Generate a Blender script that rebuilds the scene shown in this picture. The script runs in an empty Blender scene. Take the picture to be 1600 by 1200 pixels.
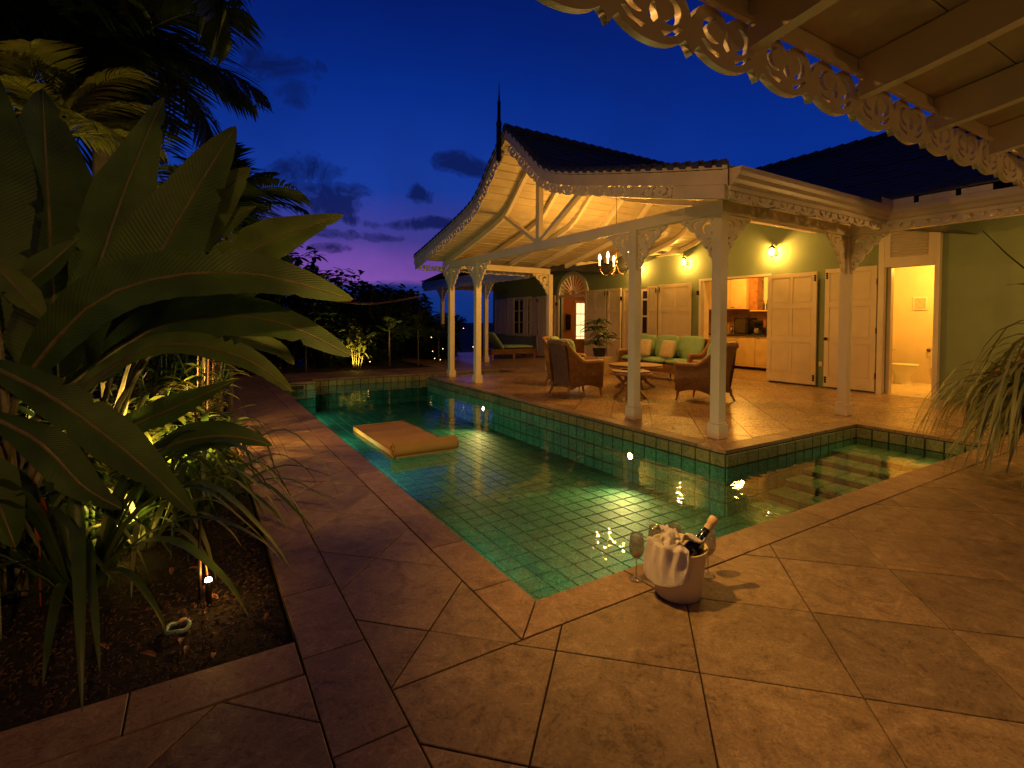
import bpy, math, random
from math import sin, cos, pi, radians, sqrt, atan2
from mathutils import Vector, Matrix
random.seed(7)
S = bpy.context.scene
C = S.collection
V = Vector
# ------------------------------------------------------------------ camera
F_PX, PITCH, ROLL, YAW, CY, EYE = 794.284, -0.0258111, 0.00484325, -0.5529856, 522.059, 1.3
_F = V((-sin(YAW)*cos(PITCH), cos(YAW)*cos(PITCH), sin(PITCH)))
_R = V((cos(YAW), sin(YAW), 0))
_U = _R.cross(_F)
_r = _R*cos(ROLL) + _U*sin(ROLL); _u = _U*cos(ROLL) - _R*sin(ROLL)
cam_data = bpy.data.cameras.new('camera'); cam = bpy.data.objects.new('camera', cam_data); C.objects.link(cam)
M = Matrix((( _r.x, _u.x, -_F.x, 0), (_r.y, _u.y, -_F.y, 0), (_r.z, _u.z, -_F.z, EYE), (0, 0, 0, 1)))
cam.matrix_world = M
cam_data.sensor_width = 36; cam_data.lens = F_PX/1600*36; cam_data.shift_y = -(600-CY)/1600
cam_data.clip_start = .02; cam_data.clip_end = 500
S.camera = cam
def at(px, py, d):                      # measured image position + depth in metres -> point in the place
    return V((0, 0, EYE)) + d*(_F + _r*((px-800)/F_PX) - _u*((py-CY)/F_PX))
def gnd(px, py, z=0):
    v = _F + _r*((px-800)/F_PX) - _u*((py-CY)/F_PX)
    return V((0, 0, EYE)) + v*((z-EYE)/v.z)
# ------------------------------------------------------------------ look
S.render.engine = 'CYCLES'
S.view_settings.view_transform = 'Standard'; S.view_settings.look = 'None'
S.view_settings.exposure = 0; S.view_settings.gamma = 1; S.view_settings.use_curve_mapping = False
S.cycles.use_denoising = True
S.cycles.max_bounces = 7; S.cycles.diffuse_bounces = 3; S.cycles.glossy_bounces = 3
S.cycles.transparent_max_bounces = 16; S.cycles.sample_clamp_indirect = 3; S.cycles.blur_glossy = 1
S.cycles.caustics_reflective = False; S.cycles.caustics_refractive = False
# ------------------------------------------------------------------ node helper
def nt_of(mat): return mat.node_tree
class N:
    def __init__(s, tree): s.t = tree
    def n(s, typ, **kw):
        nd = s.t.nodes.new(typ)
        for k, v in kw.items():
            if k.startswith('_'): setattr(nd, k[1:], v)
            else:
                key = k.replace('__', ' ')
                nd.inputs[int(key[1:]) if key[0] == 'i' and key[1:].isdigit() else key].default_value = v
        return nd
    def l(s, a, b): s.t.links.new(a, b)
    def math(s, op, a, b=None, c=None):
        nd = s.n('ShaderNodeMath', _operation=op)
        for i, x in enumerate((a, b, c)):
            if x is None: continue
            if isinstance(x, (int, float)): nd.inputs[i].default_value = x
            else: s.l(x, nd.inputs[i])
        return nd.outputs[0]
    def ramp(s, fac, stops, interp='LINEAR'):
        nd = s.n('ShaderNodeValToRGB'); cr = nd.color_ramp; cr.interpolation = interp
        while len(cr.elements) < len(stops): cr.elements.new(.5)
        for e, (p, c) in zip(cr.elements, stops):
            e.position = p; e.color = (*c, 1) if len(c) == 3 else c
        s.l(fac, nd.inputs[0]); return nd.outputs[0]
    def mix(s, fac, a, b, mode='MIX'):
        nd = s.n('ShaderNodeMix', _data_type='RGBA', _blend_type=mode)
        for i, x in ((0, fac), (6, a), (7, b)):
            if isinstance(x, (int, float)): nd.inputs[i].default_value = x
            elif isinstance(x, tuple): nd.inputs[i].default_value = (*x, 1)
            else: s.l(x, nd.inputs[i])
        return nd.outputs[2]
# ------------------------------------------------------------------ dusk sky
world = bpy.data.worlds.new('World'); S.world = world; world.use_nodes = True
k = N(world.node_tree); world.node_tree.nodes.clear()
tc = k.n('ShaderNodeTexCoord'); sep = k.n('ShaderNodeSeparateXYZ'); k.l(tc.outputs['Generated'], sep.inputs[0])
nzh = k.n('ShaderNodeTexNoise', Scale=14.0, Detail=4.0); k.l(tc.outputs['Generated'], nzh.inputs[0])
elev = k.math('ADD', sep.outputs[2], k.math('MULTIPLY', k.math('SUBTRACT', nzh.outputs[0], .5), .03))
base = k.ramp(elev, [(0.0, (.003, .024, .13)), (.12, (.0028, .032, .26)), (.30, (.0022, .025, .245)), (.46, (.0014, .013, .16)), (.58, (.0012, .008, .10)), (.85, (.001, .004, .04))])
glow = k.ramp(elev, [(0.0, (.004, .026, .17)), (.045, (.006, .032, .20)), (.066, (.02, .034, .22)), (.078, (.21, .078, .40)), (.11, (.17, .068, .38)), (.15, (.06, .047, .29)), (.24, (.010, .044, .33)), (.40, (.0025, .028, .26)), (.52, (.0014, .013, .15)), (.75, (.001, .006, .06))])
gdir = (at(640, 430, 1)-V((0, 0, EYE))).normalized()
dt = k.n('ShaderNodeVectorMath', _operation='DOT_PRODUCT'); k.l(tc.outputs['Generated'], dt.inputs[0]); dt.inputs[1].default_value = gdir
gf = k.ramp(dt.outputs['Value'], [(.78, (0, 0, 0)), (.93, (.5, .5, .5)), (.988, (1, 1, 1))])
sky = k.mix(gf, base, glow)
# small dark evening clouds: noise-edged ellipses at the directions where they stand
nz = k.n('ShaderNodeTexNoise', Scale=13.0, Detail=9.0, Roughness=.66, Distortion=.6); k.l(tc.outputs['Generated'], nz.inputs['Vector'])
nz2 = k.n('ShaderNodeTexNoise', Scale=3.2, Detail=5.0, Roughness=.6); k.l(tc.outputs['Generated'], nz2.inputs['Vector'])
cl = None
for (px, py, w, h, tilt, st) in ((425, 98, 62, 26, .22, .8), (470, 142, 30, 22, .6, .45), (722, 257, 44, 19, .05, .85), (662, 305, 27, 13, .1, .75), (525, 318, 62, 30, .1, .9),
                                 (655, 350, 60, 10, -.05, .9), (560, 345, 40, 12, .2, .8), (590, 372, 36, 7, 0, .7), (490, 300, 40, 14, .3, .7), (700, 348, 34, 8, 0, .8), (400, 60, 50, 14, -.1, .4), (560, 368, 50, 9, .1, .75), (612, 452, 48, 9, .0, .8), (520, 388, 24, 6, 0, .4), (240, 20, 30, 26, 0, .5), (470, 262, 60, 22, 0, .4), (1380, 60, 60, 25, .3, .25)):
    d0 = (at(px, py, 1)-V((0, 0, EYE))).normalized()
    ux = _r*cos(tilt) - _u*sin(tilt); ux = (ux - d0*ux.dot(d0)).normalized(); uy = d0.cross(ux)
    sc = (px-800)**2 + (py-CY)**2; sc = 1/(1+sc/F_PX**2)**.5/F_PX
    a = k.n('ShaderNodeVectorMath', _operation='DOT_PRODUCT'); k.l(tc.outputs['Generated'], a.inputs[0]); a.inputs[1].default_value = ux/(w*sc)
    b = k.n('ShaderNodeVectorMath', _operation='DOT_PRODUCT'); k.l(tc.outputs['Generated'], b.inputs[0]); b.inputs[1].default_value = uy/(h*sc)
    w_unused = 0
    r2 = k.math('ADD', k.math('POWER', k.math('ABSOLUTE', a.outputs['Value']), 2), k.math('POWER', k.math('ABSOLUTE', b.outputs['Value']), 2))
    e = k.math('MULTIPLY', k.math('SUBTRACT', 1.15, r2), 1.0)
    e = k.math('MAXIMUM', k.math('MULTIPLY', e, st), -4)
    cl = e if cl is None else k.math('MAXIMUM', cl, e)
cm = k.math('ADD', cl, k.math('MULTIPLY', k.math('SUBTRACT', nz.outputs[0], .5), 5.6))
cmask = k.ramp(cm, [(.0, (0, 0, 0)), (.5, (.55, .55, .55)), (1.0, (.97, .97, .97))], 'EASE')
wisp = k.ramp(nz2.outputs[0], [(.46, (0, 0, 0)), (.72, (.6, .6, .6))])
sky = k.mix(wisp, sky, k.mix(.5, sky, (.004, .012, .10)))
sky = k.mix(cmask, sky, k.mix(.12, (.003, .008, .07), sky))
far = k.ramp(k.math('MULTIPLY_ADD', dt.outputs['Value'], .5, .5), [(.30, (.22, .22, .22)), (.72, (1, 1, 1))])   # the evening sky darkens away from the sunset
sky = k.mix(1.0, sky, far, 'MULTIPLY')
bg = k.n('ShaderNodeBackground', Strength=1.0); k.l(sky, bg.inputs[0])
wo = k.n('ShaderNodeOutputWorld'); k.l(bg.outputs[0], wo.inputs[0])
# ------------------------------------------------------------------ lamps of the place, and added fills
WARM = (1.0, .455, .07)
PATIO = (1.0, .49, .10)
def lamp(name, loc, watts, rad=.06, col=WARM, typ='POINT', aim=None, angle=90, blend=.5, size=.4):
    L = bpy.data.lights.new(name, typ); L.energy = watts; L.color = col
    if typ == 'AREA': L.shape = 'DISK'; L.size = size
    else: L.shadow_soft_size = rad
    if typ == 'SPOT': L.spot_size = radians(angle); L.spot_blend = blend
    o = bpy.data.objects.new(name, L); C.objects.link(o); o.location = loc
    if aim is not None: o.rotation_euler = (V(aim)-V(loc)).to_track_quat('-Z', 'Y').to_euler()
    return o
# ------------------------------------------------------------------ objects helpers
WM = {}
def thing(name, label, cat, loc=(0, 0, 0), rotz=0, group=None, kind=None):
    o = bpy.data.objects.new(name, None); C.objects.link(o); o.empty_display_size = .1
    o.location = loc; o.rotation_euler = (0, 0, rotz)
    if label: o['label'] = label
    if cat: o['category'] = cat
    if group: o['group'] = group
    if kind: o['kind'] = kind
    WM[o.name] = Matrix.Translation(V(loc)) @ Matrix.Rotation(rotz, 4, 'Z')
    return o
def tag(o, label, cat, group=None):
    o['label'] = label; o['category'] = cat
    if group: o['group'] = group
    return o
def link(name, me, parent=None, kind=None, mw=None):
    """world-space mesh; parented with the inverse so it stays where it was modelled"""
    o = bpy.data.objects.new(name, me); C.objects.link(o)
    if parent is not None:
        o.parent = parent; o.matrix_parent_inverse = WM[parent.name].inverted()
    if mw is not None: o.matrix_basis = mw
    WM[o.name] = mw if mw is not None else Matrix.Identity(4)
    if kind: o['kind'] = kind
    return o
class MB:
    def __init__(s): s.v = []; s.f = []; s.uv = []
    def add(s, vs, fs, uvs=None):
        b = len(s.v); s.v += [tuple(p) for p in vs]
        for i, f in enumerate(fs):
            s.f.append(tuple(b+j for j in f)); s.uv.append([uvs[j] for j in f] if uvs else None)
        return s
    def box(s, x0, y0, z0, x1, y1, z1, m=None):
        vs = [V((x, y, z)) for z in (z0, z1) for y in (y0, y1) for x in (x0, x1)]
        if m: vs = [m @ p for p in vs]
        return s.add(vs, [(0, 2, 3, 1), (4, 5, 7, 6), (0, 1, 5, 4), (2, 6, 7, 3), (0, 4, 6, 2), (1, 3, 7, 5)])
    def bev(s, x0, y0, z0, x1, y1, z1, c=.006, m=None):
        vs = []
        for z, i in ((z0, c), (z0+c, 0), (z1-c, 0), (z1, c)):
            vs += [V(p) for p in ((x0+i, y0+i, z), (x1-i, y0+i, z), (x1-i, y1-i, z), (x0+i, y1-i, z))]
        if m: vs = [m @ p for p in vs]
        fs = [(3, 2, 1, 0), (12, 13, 14, 15)]
        for r in range(3):
            for j in range(4):
                fs.append((r*4+j, r*4+(j+1) % 4, r*4+4+(j+1) % 4, r*4+4+j))
        return s.add(vs, fs)
    def beam(s, a, b, w, h, up=V((0, 0, 1))):
        a = V(a); b = V(b); t = (b-a).normalized(); sd = t.cross(up).normalized(); u2 = sd.cross(t)
        vs = [p + sd*x*w/2 + u2*y*h/2 for p in (a, b) for x, y in ((-1, -1), (1, -1), (1, 1), (-1, 1))]
        return s.add(vs, [(3, 2, 1, 0), (4, 5, 6, 7), (0, 1, 5, 4), (1, 2, 6, 5), (2, 3, 7, 6), (3, 0, 4, 7)])
    def tube(s, pts, rad, n=8, caps=True):
        pts = [V(p) for p in pts]; rads = rad if isinstance(rad, (list, tuple)) else [rad]*len(pts)
        vs = []; prev = None
        for i, p in enumerate(pts):
            t = (pts[min(i+1, len(pts)-1)] - pts[max(i-1, 0)]).normalized()
            if prev is None: prev = t.orthogonal().normalized()
            prev = (prev - t*prev.dot(t)); prev = prev.normalized() if prev.length > 1e-6 else t.orthogonal().normalized()
            b = t.cross(prev)
            vs += [p + (prev*cos(2*pi*j/n) + b*sin(2*pi*j/n))*rads[i] for j in range(n)]
        fs = [(i*n+j, i*n+(j+1) % n, (i+1)*n+(j+1) % n, (i+1)*n+j) for i in range(len(pts)-1) for j in range(n)]
        if caps: fs += [tuple(range(n-1, -1, -1)), tuple((len(pts)-1)*n+j for j in range(n))]
        return s.add(vs, fs)
    def lathe(s, prof, n=24, c=(0, 0, 0), m=None):
        c = V(c); vs = []
        for r, z in prof: vs += [V((r*cos(2*pi*j/n), r*sin(2*pi*j/n), z)) for j in range(n)]
        vs = [(m @ p if m else p)+c for p in vs]
        fs = [(i*n+j, i*n+(j+1) % n, (i+1)*n+(j+1) % n, (i+1)*n+j) for i in range(len(prof)-1) for j in range(n)]
        return s.add(vs, fs)
    def poly(s, pts, z0, z1, ch=0.0):
        """convex plan polygon extruded, top edge chamfered by ch"""
        n = len(pts); cx = sum(p[0] for p in pts)/n; cy = sum(p[1] for p in pts)/n
        ins = inset(pts, ch) if ch else pts
        if ch and (ins is None or len(ins) != n): ins = pts
        if ch:
            vs = [(*p, z0) for p in pts]+[(*p, z1-ch*.8) for p in pts]+[(*p, z1) for p in ins]; L = 2
        else:
            vs = [(*p, z0) for p in pts]+[(*p, z1) for p in pts]; L = 1
        fs = [tuple(L*n+j for j in range(n))]
        for r in range(L):
            for j in range(n): fs.append((r*n+j, r*n+(j+1) % n, (r+1)*n+(j+1) % n, (r+1)*n+j))
        return s.add(vs, fs)
    def extr(s, prof, fn, t0, t1):
        """closed profile polygon list swept from t0 to t1, fn(p,t)->point"""
        n = len(prof); vs = [fn(p, t) for t in (t0, t1) for p in prof]
        return s.add(vs, [tuple(range(n-1, -1, -1)), tuple(range(n, 2*n))]+[(j, (j+1) % n, n+(j+1) % n, n+j) for j in range(n)])
    def grid(s, fn, nu, nv, flip=False, uv=True):
        vs = [fn(i/nu, j/nv) for i in range(nu+1) for j in range(nv+1)]
        uvs = [(i/nu, j/nv) for i in range(nu+1) for j in range(nv+1)]
        fs = []
        for i in range(nu):
            for j in range(nv):
                a = i*(nv+1)+j; q = (a, a+nv+1, a+nv+2, a+1); fs.append(q[::-1] if flip else q)
        return s.add(vs, fs, uvs)
    def puff(s, size, m, e=.35, nu=16, nv=10):
        sx, sy, sz = size
        def sp(c, ex): return math.copysign(abs(c)**ex, c)
        def fn(u, v):
            a = 2*pi*u; b = pi*(v-.5)
            return m @ V((sx/2*sp(cos(b), .55)*sp(cos(a), e), sy/2*sp(cos(b), .55)*sp(sin(a), e), sz/2*sp(sin(b), .9)))
        return s.grid(fn, nu, nv)
    def mesh(s, name, mat=None, smooth=False):
        me = bpy.data.meshes.new(name); me.from_pydata(s.v, [], s.f)
        if any(s.uv):
            ul = me.uv_layers.new(name='UVMap'); i = 0; dat = []
            for f, u in zip(s.f, s.uv):
                for j in range(len(f)): dat += list(u[j]) if u else [0, 0]
            ul.data.foreach_set('uv', dat)
        if mat: me.materials.append(mat)
        if smooth: me.polygons.foreach_set('use_smooth', [True]*len(me.polygons))
        me.update(); return me
    def put(s, name, mat, parent=None, kind=None, smooth=False):
        return link(name, s.mesh(name, mat, smooth), parent, kind)
def clip(poly, a, b, c):            # keep a*x+b*y<=c
    out = []
    for i in range(len(poly)):
        p, q = poly[i], poly[(i+1) % len(poly)]; dp = a*p[0]+b*p[1]-c; dq = a*q[0]+b*q[1]-c
        if dp <= 1e-9: out.append(p)
        if (dp < -1e-9 and dq > 1e-9) or (dp > 1e-9 and dq < -1e-9):
            t = dp/(dp-dq); out.append((p[0]+(q[0]-p[0])*t, p[1]+(q[1]-p[1])*t))
    o2 = []
    for p in out:
        if not o2 or math.dist(p, o2[-1]) > 1e-4: o2.append(p)
    if len(o2) > 1 and math.dist(o2[0], o2[-1]) < 1e-4: o2.pop()
    return o2
def area(p): return .5*sum(p[i][0]*p[(i+1) % len(p)][1]-p[(i+1) % len(p)][0]*p[i][1] for i in range(len(p)))
def inset(pts, d):
    out = pts
    for i in range(len(pts)):
        p, q = pts[i], pts[(i+1) % len(pts)]; ex, ey = q[0]-p[0], q[1]-p[1]; L = math.hypot(ex, ey)
        if L < 1e-6: continue
        nx, ny = ey/L, -ex/L
        out = clip(out, nx, ny, nx*p[0]+ny*p[1]-d)
        if len(out) < 3: return None
    return out
def rect(x0, y0, x1, y1): return [(x0, y0), (x1, y0), (x1, y1), (x0, y1)]
def copy_tree(o, parent=None):
    c = o.copy(); C.objects.link(c); WM[c.name] = WM[o.name]
    if parent is not None: c.parent = parent
    for ch in list(o.children): copy_tree(ch, c)
    return c
# ------------------------------------------------------------------ materials
def mat(name, col, rough=.5, bump=0, bscale=40, var=.15, vscale=6, metal=0, spec=.5, objrand=0, emit=None, coat=0, detail=4):
    m = bpy.data.materials.new(name); m.use_nodes = True; k = N(m.node_tree); p = m.node_tree.nodes['Principled BSDF']
    g = k.n('ShaderNodeNewGeometry'); nz = k.n('ShaderNodeTexNoise', Scale=vscale, Detail=float(detail)); k.l(g.outputs['Position'], nz.inputs['Vector'])
    c1 = tuple(x*(1-var) for x in col); c2 = tuple(min(1, x*(1+var)) for x in col)
    cc = k.ramp(nz.outputs[0], [(.3, c1), (.7, c2)])
    if objrand:
        oi = k.n('ShaderNodeObjectInfo')
        f = k.ramp(oi.outputs['Random'], [(0, (1-objrand,)*3), (1, (1+objrand,)*3)])
        cc = k.mix(1.0, cc, f, 'MULTIPLY')
    k.l(cc, p.inputs['Base Color'])
    rr = k.n('ShaderNodeMapRange'); k.l(nz.outputs[0], rr.inputs[0]); rr.inputs[3].default_value = max(.02, rough-.1); rr.inputs[4].default_value = min(1, rough+.1)
    k.l(rr.outputs[0], p.inputs['Roughness']); p.inputs['Metallic'].default_value = metal; p.inputs['Specular IOR Level'].default_value = spec
    if coat: p.inputs['Coat Weight'].default_value = coat
    if bump:
        b = k.n('ShaderNodeBump', Strength=bump, Distance=.01); n2 = k.n('ShaderNodeTexNoise', Scale=bscale, Detail=3.0)
        k.l(g.outputs['Position'], n2.inputs['Vector']); k.l(n2.outputs[0], b.inputs['Height']); k.l(b.outputs[0], p.inputs['Normal'])
    if emit:
        p.inputs['Emission Color'].default_value = (*emit[0], 1); p.inputs['Emission Strength'].default_value = emit[1]
    return m
def stone_mat(name, lo, mid, hi, rough, scale=1.0, spec=.22):
    m = bpy.data.materials.new(name); m.use_nodes = True; k = N(m.node_tree); p = m.node_tree.nodes['Principled BSDF']
    g = k.n('ShaderNodeNewGeometry'); oi = k.n('ShaderNodeObjectInfo')
    off = k.n('ShaderNodeVectorMath', _operation='ADD'); mul = k.n('ShaderNodeVectorMath', _operation='SCALE'); mul.inputs[0].default_value = (37, 17, 5)
    k.l(oi.outputs['Random'], mul.inputs['Scale']); k.l(g.outputs['Position'], off.inputs[0]); k.l(mul.outputs[0], off.inputs[1])
    n1 = k.n('ShaderNodeTexNoise', Scale=7.0*scale, Detail=7.0, Roughness=.62, Distortion=1.6); k.l(off.outputs[0], n1.inputs[0])
    n2 = k.n('ShaderNodeTexNoise', Scale=34.0*scale, Detail=5.0, Roughness=.6, Distortion=2.2); k.l(off.outputs[0], n2.inputs[0])
    p.inputs['Specular IOR Level'].default_value = spec
    n3 = k.n('ShaderNodeTexNoise', Scale=1.3, Detail=3.0); k.l(g.outputs['Position'], n3.inputs[0])
    f = k.math('ADD', k.math('MULTIPLY', n1.outputs[0], .5), k.math('MULTIPLY', n2.outputs[0], .5))
    c = k.ramp(f, [(.38, tuple(x*.80 for x in lo)), (.46, tuple((x+y)/2 for x, y in zip(lo, mid))), (.54, mid), (.64, hi)])
    c = k.mix(1.0, c, k.ramp(oi.outputs['Random'], [(0, (.78, .78, .80)), (1, (1.14, 1.10, 1.06))]), 'MULTIPLY')
    c = k.mix(1.0, c, k.ramp(n3.outputs[0], [(.35, (.86, .84, .82)), (.65, (1.08, 1.08, 1.08))]), 'MULTIPLY')
    pits = k.n('ShaderNodeTexVoronoi', Scale=23.0*scale); k.l(off.outputs[0], pits.inputs[0])
    c = k.mix(k.ramp(pits.outputs['Distance'], [(.045, (.6, .6, .6)), (.09, (0, 0, 0))]), c, tuple(x*.45 for x in lo))
    k.l(c, p.inputs['Base Color'])
    k.l(k.ramp(n2.outputs[0], [(.3, (rough-.09,)*3), (.7, (rough+.12,)*3)]), p.inputs['Roughness'])
    b = k.n('ShaderNodeBump', Strength=.6, Distance=.005); k.l(f, b.inputs['Height']); k.l(b.outputs[0], p.inputs['Normal'])
    return m
M_ = {}
M_['tile'] = stone_mat('patio_stone', (.20, .138, .078), (.31, .225, .132), (.42, .315, .195), .42)
M_['tile_in'] = stone_mat('veranda_stone', (.27, .17, .09), (.38, .26, .15), (.50, .36, .22), .27, 1.0, .5)
M_['coping'] = stone_mat('coping_stone', (.21, .14, .085), (.32, .22, .14), (.44, .32, .21), .42)
M_['grout'] = mat('grout', (.045, .033, .022), .9)
M_['white'] = mat('white_paint', (.76, .67, .53), .42, .08, 25, .06, 3)
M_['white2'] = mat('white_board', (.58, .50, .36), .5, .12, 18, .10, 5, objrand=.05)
M_['green'] = mat('sage_render', (.225, .29, .175), .8, .25, 60, .07, 2.0)
M_['shutter'] = mat('shutter_paint', (.70, .59, .42), .45, .08, 30, .05, 4)
M_['iron'] = mat('black_iron', (.012, .010, .009), .4, .1, 60, .2, metal=.6)
M_['bronze'] = mat('bronze', (.10, .055, .02), .35, .1, 60, .2, metal=.8)
M_['shingle'] = mat('shingle', (.045, .05, .062), .5, .5, 30, .35, 9)
M_['fascia'] = mat('fascia_paint', (.66, .55, .42), .5, .1, 20, .1, 4)
M_['gutter'] = mat('gutter_paint', (.66, .55, .42), .35, .05, 20, .07, 4)
M_['mulch'] = mat('mulch', (.014, .009, .006), .95, .8, 70, .5, 40)
M_['soil'] = mat('soil', (.014, .009, .006), .95, .6, 40, .4, 20)
M_['ground'] = mat('garden_ground', (.02, .03, .012), .95, .5, 10, .4, 2)
M_['cushion'] = mat('green_cushion', (.25, .41, .25), .85, .25, 300, .1, 8)
M_['pillow'] = mat('beige_pillow', (.50, .42, .28), .85, .3, 260, .12, 14)
M_['float'] = mat('float_vinyl', (.40, .25, .09), .6, .1, 50, .05, 4, spec=.12)
M_['float_dark'] = mat('float_core', (.05, .03, .02), .6)
M_['ceramic'] = mat('ceramic', (.80, .76, .66), .18, 0, 1, .02)
M_['towel'] = mat('towel_cloth', (.80, .74, .66), .95, .8, 260, .08, 12)
M_['bottle'] = mat('bottle_glass', (.006, .009, .005), .07, 0, 1, .1, coat=.6)
M_['foil'] = mat('bottle_foil', (.85, .62, .34), .32, .5, 200, .12, 30)
M_['bucket'] = mat('bucket_glaze', (.84, .74, .40), .5, .04, 14, .05, 5, spec=.3)
M_['wood'] = mat('wood', (.30, .15, .06), .4, .2, 30, .3, 8)
M_['cab'] = mat('cabinet_wood', (.62, .42, .19), .35, .08, 25, .12, 5)
M_['counter'] = mat('counter_stone', (.05, .035, .025), .2, 0, 1, .3, 30)
M_['splash'] = mat('splashback', (.33, .14, .05), .3, .1, 30, .25, 9)
M_['inwall'] = mat('interior_plaster', (.75, .62, .42), .8, .1, 30, .05, 3)
M_['inwall2'] = mat('interior_terracotta', (.42, .16, .06), .8, .1, 30, .08, 3)
M_['dark'] = mat('dark_plastic', (.012, .011, .010), .3)
M_['steel'] = mat('steel', (.5, .45, .4), .25, 0, 1, .1, metal=1)
M_['pot'] = mat('planter', (.42, .30, .18), .7, .2, 60, .15, 10)
M_['trunk'] = mat('trunk', (.10, .075, .05), .85, .7, 25, .3, 12)
M_['cane'] = mat('cane', (.16, .13, .05), .5, .3, 40, .25, 14)
M_['redstem'] = mat('red_stem', (.16, .055, .02), .45, .2, 40, .2, 10)
M_['ring'] = mat('ring_plastic', (.20, .33, .27), .5)
M_['copper'] = mat('copper', (.45, .20, .09), .28, .1, 80, .15, metal=.9)
M_['glass_pane'] = mat('window_pane', (.05, .035, .02), .05, 0, 1, .1)
def emis(name, col, st):
    m = bpy.data.materials.new(name); m.use_nodes = True; k = N(m.node_tree); m.node_tree.nodes.clear()
    e = k.n('ShaderNodeEmission', Strength=st); e.inputs[0].default_value = (*col, 1); o = k.n('ShaderNodeOutputMaterial'); k.l(e.outputs[0], o.inputs[0]); return m
def glowglass(name, col, st, tr):
    m = bpy.data.materials.new(name); m.use_nodes = True; k = N(m.node_tree); m.node_tree.nodes.clear()
    e = k.n('ShaderNodeEmission', Strength=st); e.inputs[0].default_value = (*col, 1); t_ = k.n('ShaderNodeBsdfTransparent'); mx = k.n('ShaderNodeMixShader'); mx.inputs[0].default_value = tr
    o = k.n('ShaderNodeOutputMaterial'); k.l(e.outputs[0], mx.inputs[1]); k.l(t_.outputs[0], mx.inputs[2]); k.l(mx.outputs[0], o.inputs[0]); return m
M_['lantern_glow'] = glowglass('lantern_glow', (1, .60, .22), 7, .6)
M_['flame'] = glowglass('flame_bulb', (1, .62, .25), 14, .6)
M_['candle'] = emis('candle_sleeve_lit', (1, .62, .25), 7)
M_['poollamp'] = emis('pool_lamp_face', (1, .72, .30), 60)
M_['tinylamp'] = emis('small_lamp_face', (1, .62, .25), 60)
M_['fairy'] = emis('fairy_light_bulb', (1, .6, .22), 9)
M_['litpane'] = emis('lit_window', (1, .72, .32), 1.7)
M_['downlight'] = emis('downlight_face', (1, .6, .25), 6)
def wicker(name, c1, c2):
    m = bpy.data.materials.new(name); m.use_nodes = True; k = N(m.node_tree); p = m.node_tree.nodes['Principled BSDF']
    tcn = k.n('ShaderNodeTexCoord'); sp = k.n('ShaderNodeSeparateXYZ'); k.l(tcn.outputs['Object'], sp.inputs[0])
    z = k.math('MULTIPLY', sp.outputs[2], 2*pi/.022); xy = k.math('MULTIPLY', k.math('ADD', sp.outputs[0], sp.outputs[1]), 2*pi/.06)
    w = k.math('MULTIPLY', k.math('SINE', z), k.math('SIGN', k.math('SINE', xy)))
    rw = k.math('ADD', k.math('MULTIPLY', w, .5), .5)
    nz = k.n('ShaderNodeTexNoise', Scale=14.0, Detail=3.0); k.l(tcn.outputs['Object'], nz.inputs[0])
    c = k.mix(rw, c1, c2); c = k.mix(1.0, c, k.ramp(nz.outputs[0], [(.3, (.7, .7, .7)), (.7, (1.2, 1.2, 1.2))]), 'MULTIPLY')
    k.l(c, p.inputs['Base Color']); p.inputs['Roughness'].default_value = .5
    b = k.n('ShaderNodeBump', Strength=.8, Distance=.006); k.l(w, b.inputs['Height']); k.l(b.outputs[0], p.inputs['Normal'])
    return m
M_['wicker'] = wicker('wicker', (.12, .052, .017), (.32, .155, .052))
M_['rattan'] = mat('rattan_edge', (.27, .14, .055), .4, .3, 90, .25, 20)
M_['wicker2'] = wicker('wicker_table', (.20, .10, .04), (.36, .20, .09))
def leafmat(name, col, tr=.3, vein=60, rough=.42):
    m = bpy.data.materials.new(name); m.use_nodes = True; k = N(m.node_tree); p = m.node_tree.nodes['Principled BSDF']
    uv = k.n('ShaderNodeUVMap'); sp = k.n('ShaderNodeSeparateXYZ'); k.l(uv.outputs[0], sp.inputs[0])
    g = k.n('ShaderNodeNewGeometry'); nz = k.n('ShaderNodeTexNoise', Scale=5.0, Detail=4.0); k.l(g.outputs['Position'], nz.inputs[0])
    oi = k.n('ShaderNodeObjectInfo')
    c = k.ramp(nz.outputs[0], [(.3, tuple(x*.65 for x in col)), (.7, tuple(x*1.35 for x in col))])
    c = k.mix(1.0, c, k.ramp(oi.outputs['Random'], [(0, (.8, .85, .8)), (1, (1.2, 1.15, 1.0))]), 'MULTIPLY')
    vv = k.math('ABSOLUTE', k.math('SUBTRACT', sp.outputs[1], .5))
    if vein:
        s = k.math('SINE', k.math('MULTIPLY', k.math('SUBTRACT', sp.outputs[0], k.math('MULTIPLY', vv, .16)), vein*2*pi))
        s2 = k.math('MULTIPLY', k.math('ADD', s, 1), .5)
        c = k.mix(k.math('MULTIPLY', s2, .10), c, tuple(x*.45 for x in col))
        c = k.mix(k.ramp(vv, [(.012, (.8, .8, .8)), (.03, (0, 0, 0))]), c, (col[0]*2.2+.03, col[1]*1.5, col[2]*1.5))
        b = k.n('ShaderNodeBump', Strength=.28, Distance=.004); k.l(s2, b.inputs['Height']); k.l(b.outputs[0], p.inputs['Normal'])
    k.l(c, p.inputs['Base Color']); p.inputs['Roughness'].default_value = rough
    t = k.n('ShaderNodeBsdfTranslucent'); k.l(c, t.inputs[0]); mx = k.n('ShaderNodeMixShader'); mx.inputs[0].default_value = tr
    k.l(p.outputs[0], mx.inputs[1]); k.l(t.outputs[0], mx.inputs[2]); k.l(mx.outputs[0], m.node_tree.nodes['Material Output'].inputs[0])
    return m
M_['banana'] = leafmat('banana_leaf', (.045, .088, .010), .25, 70, .55)
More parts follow.
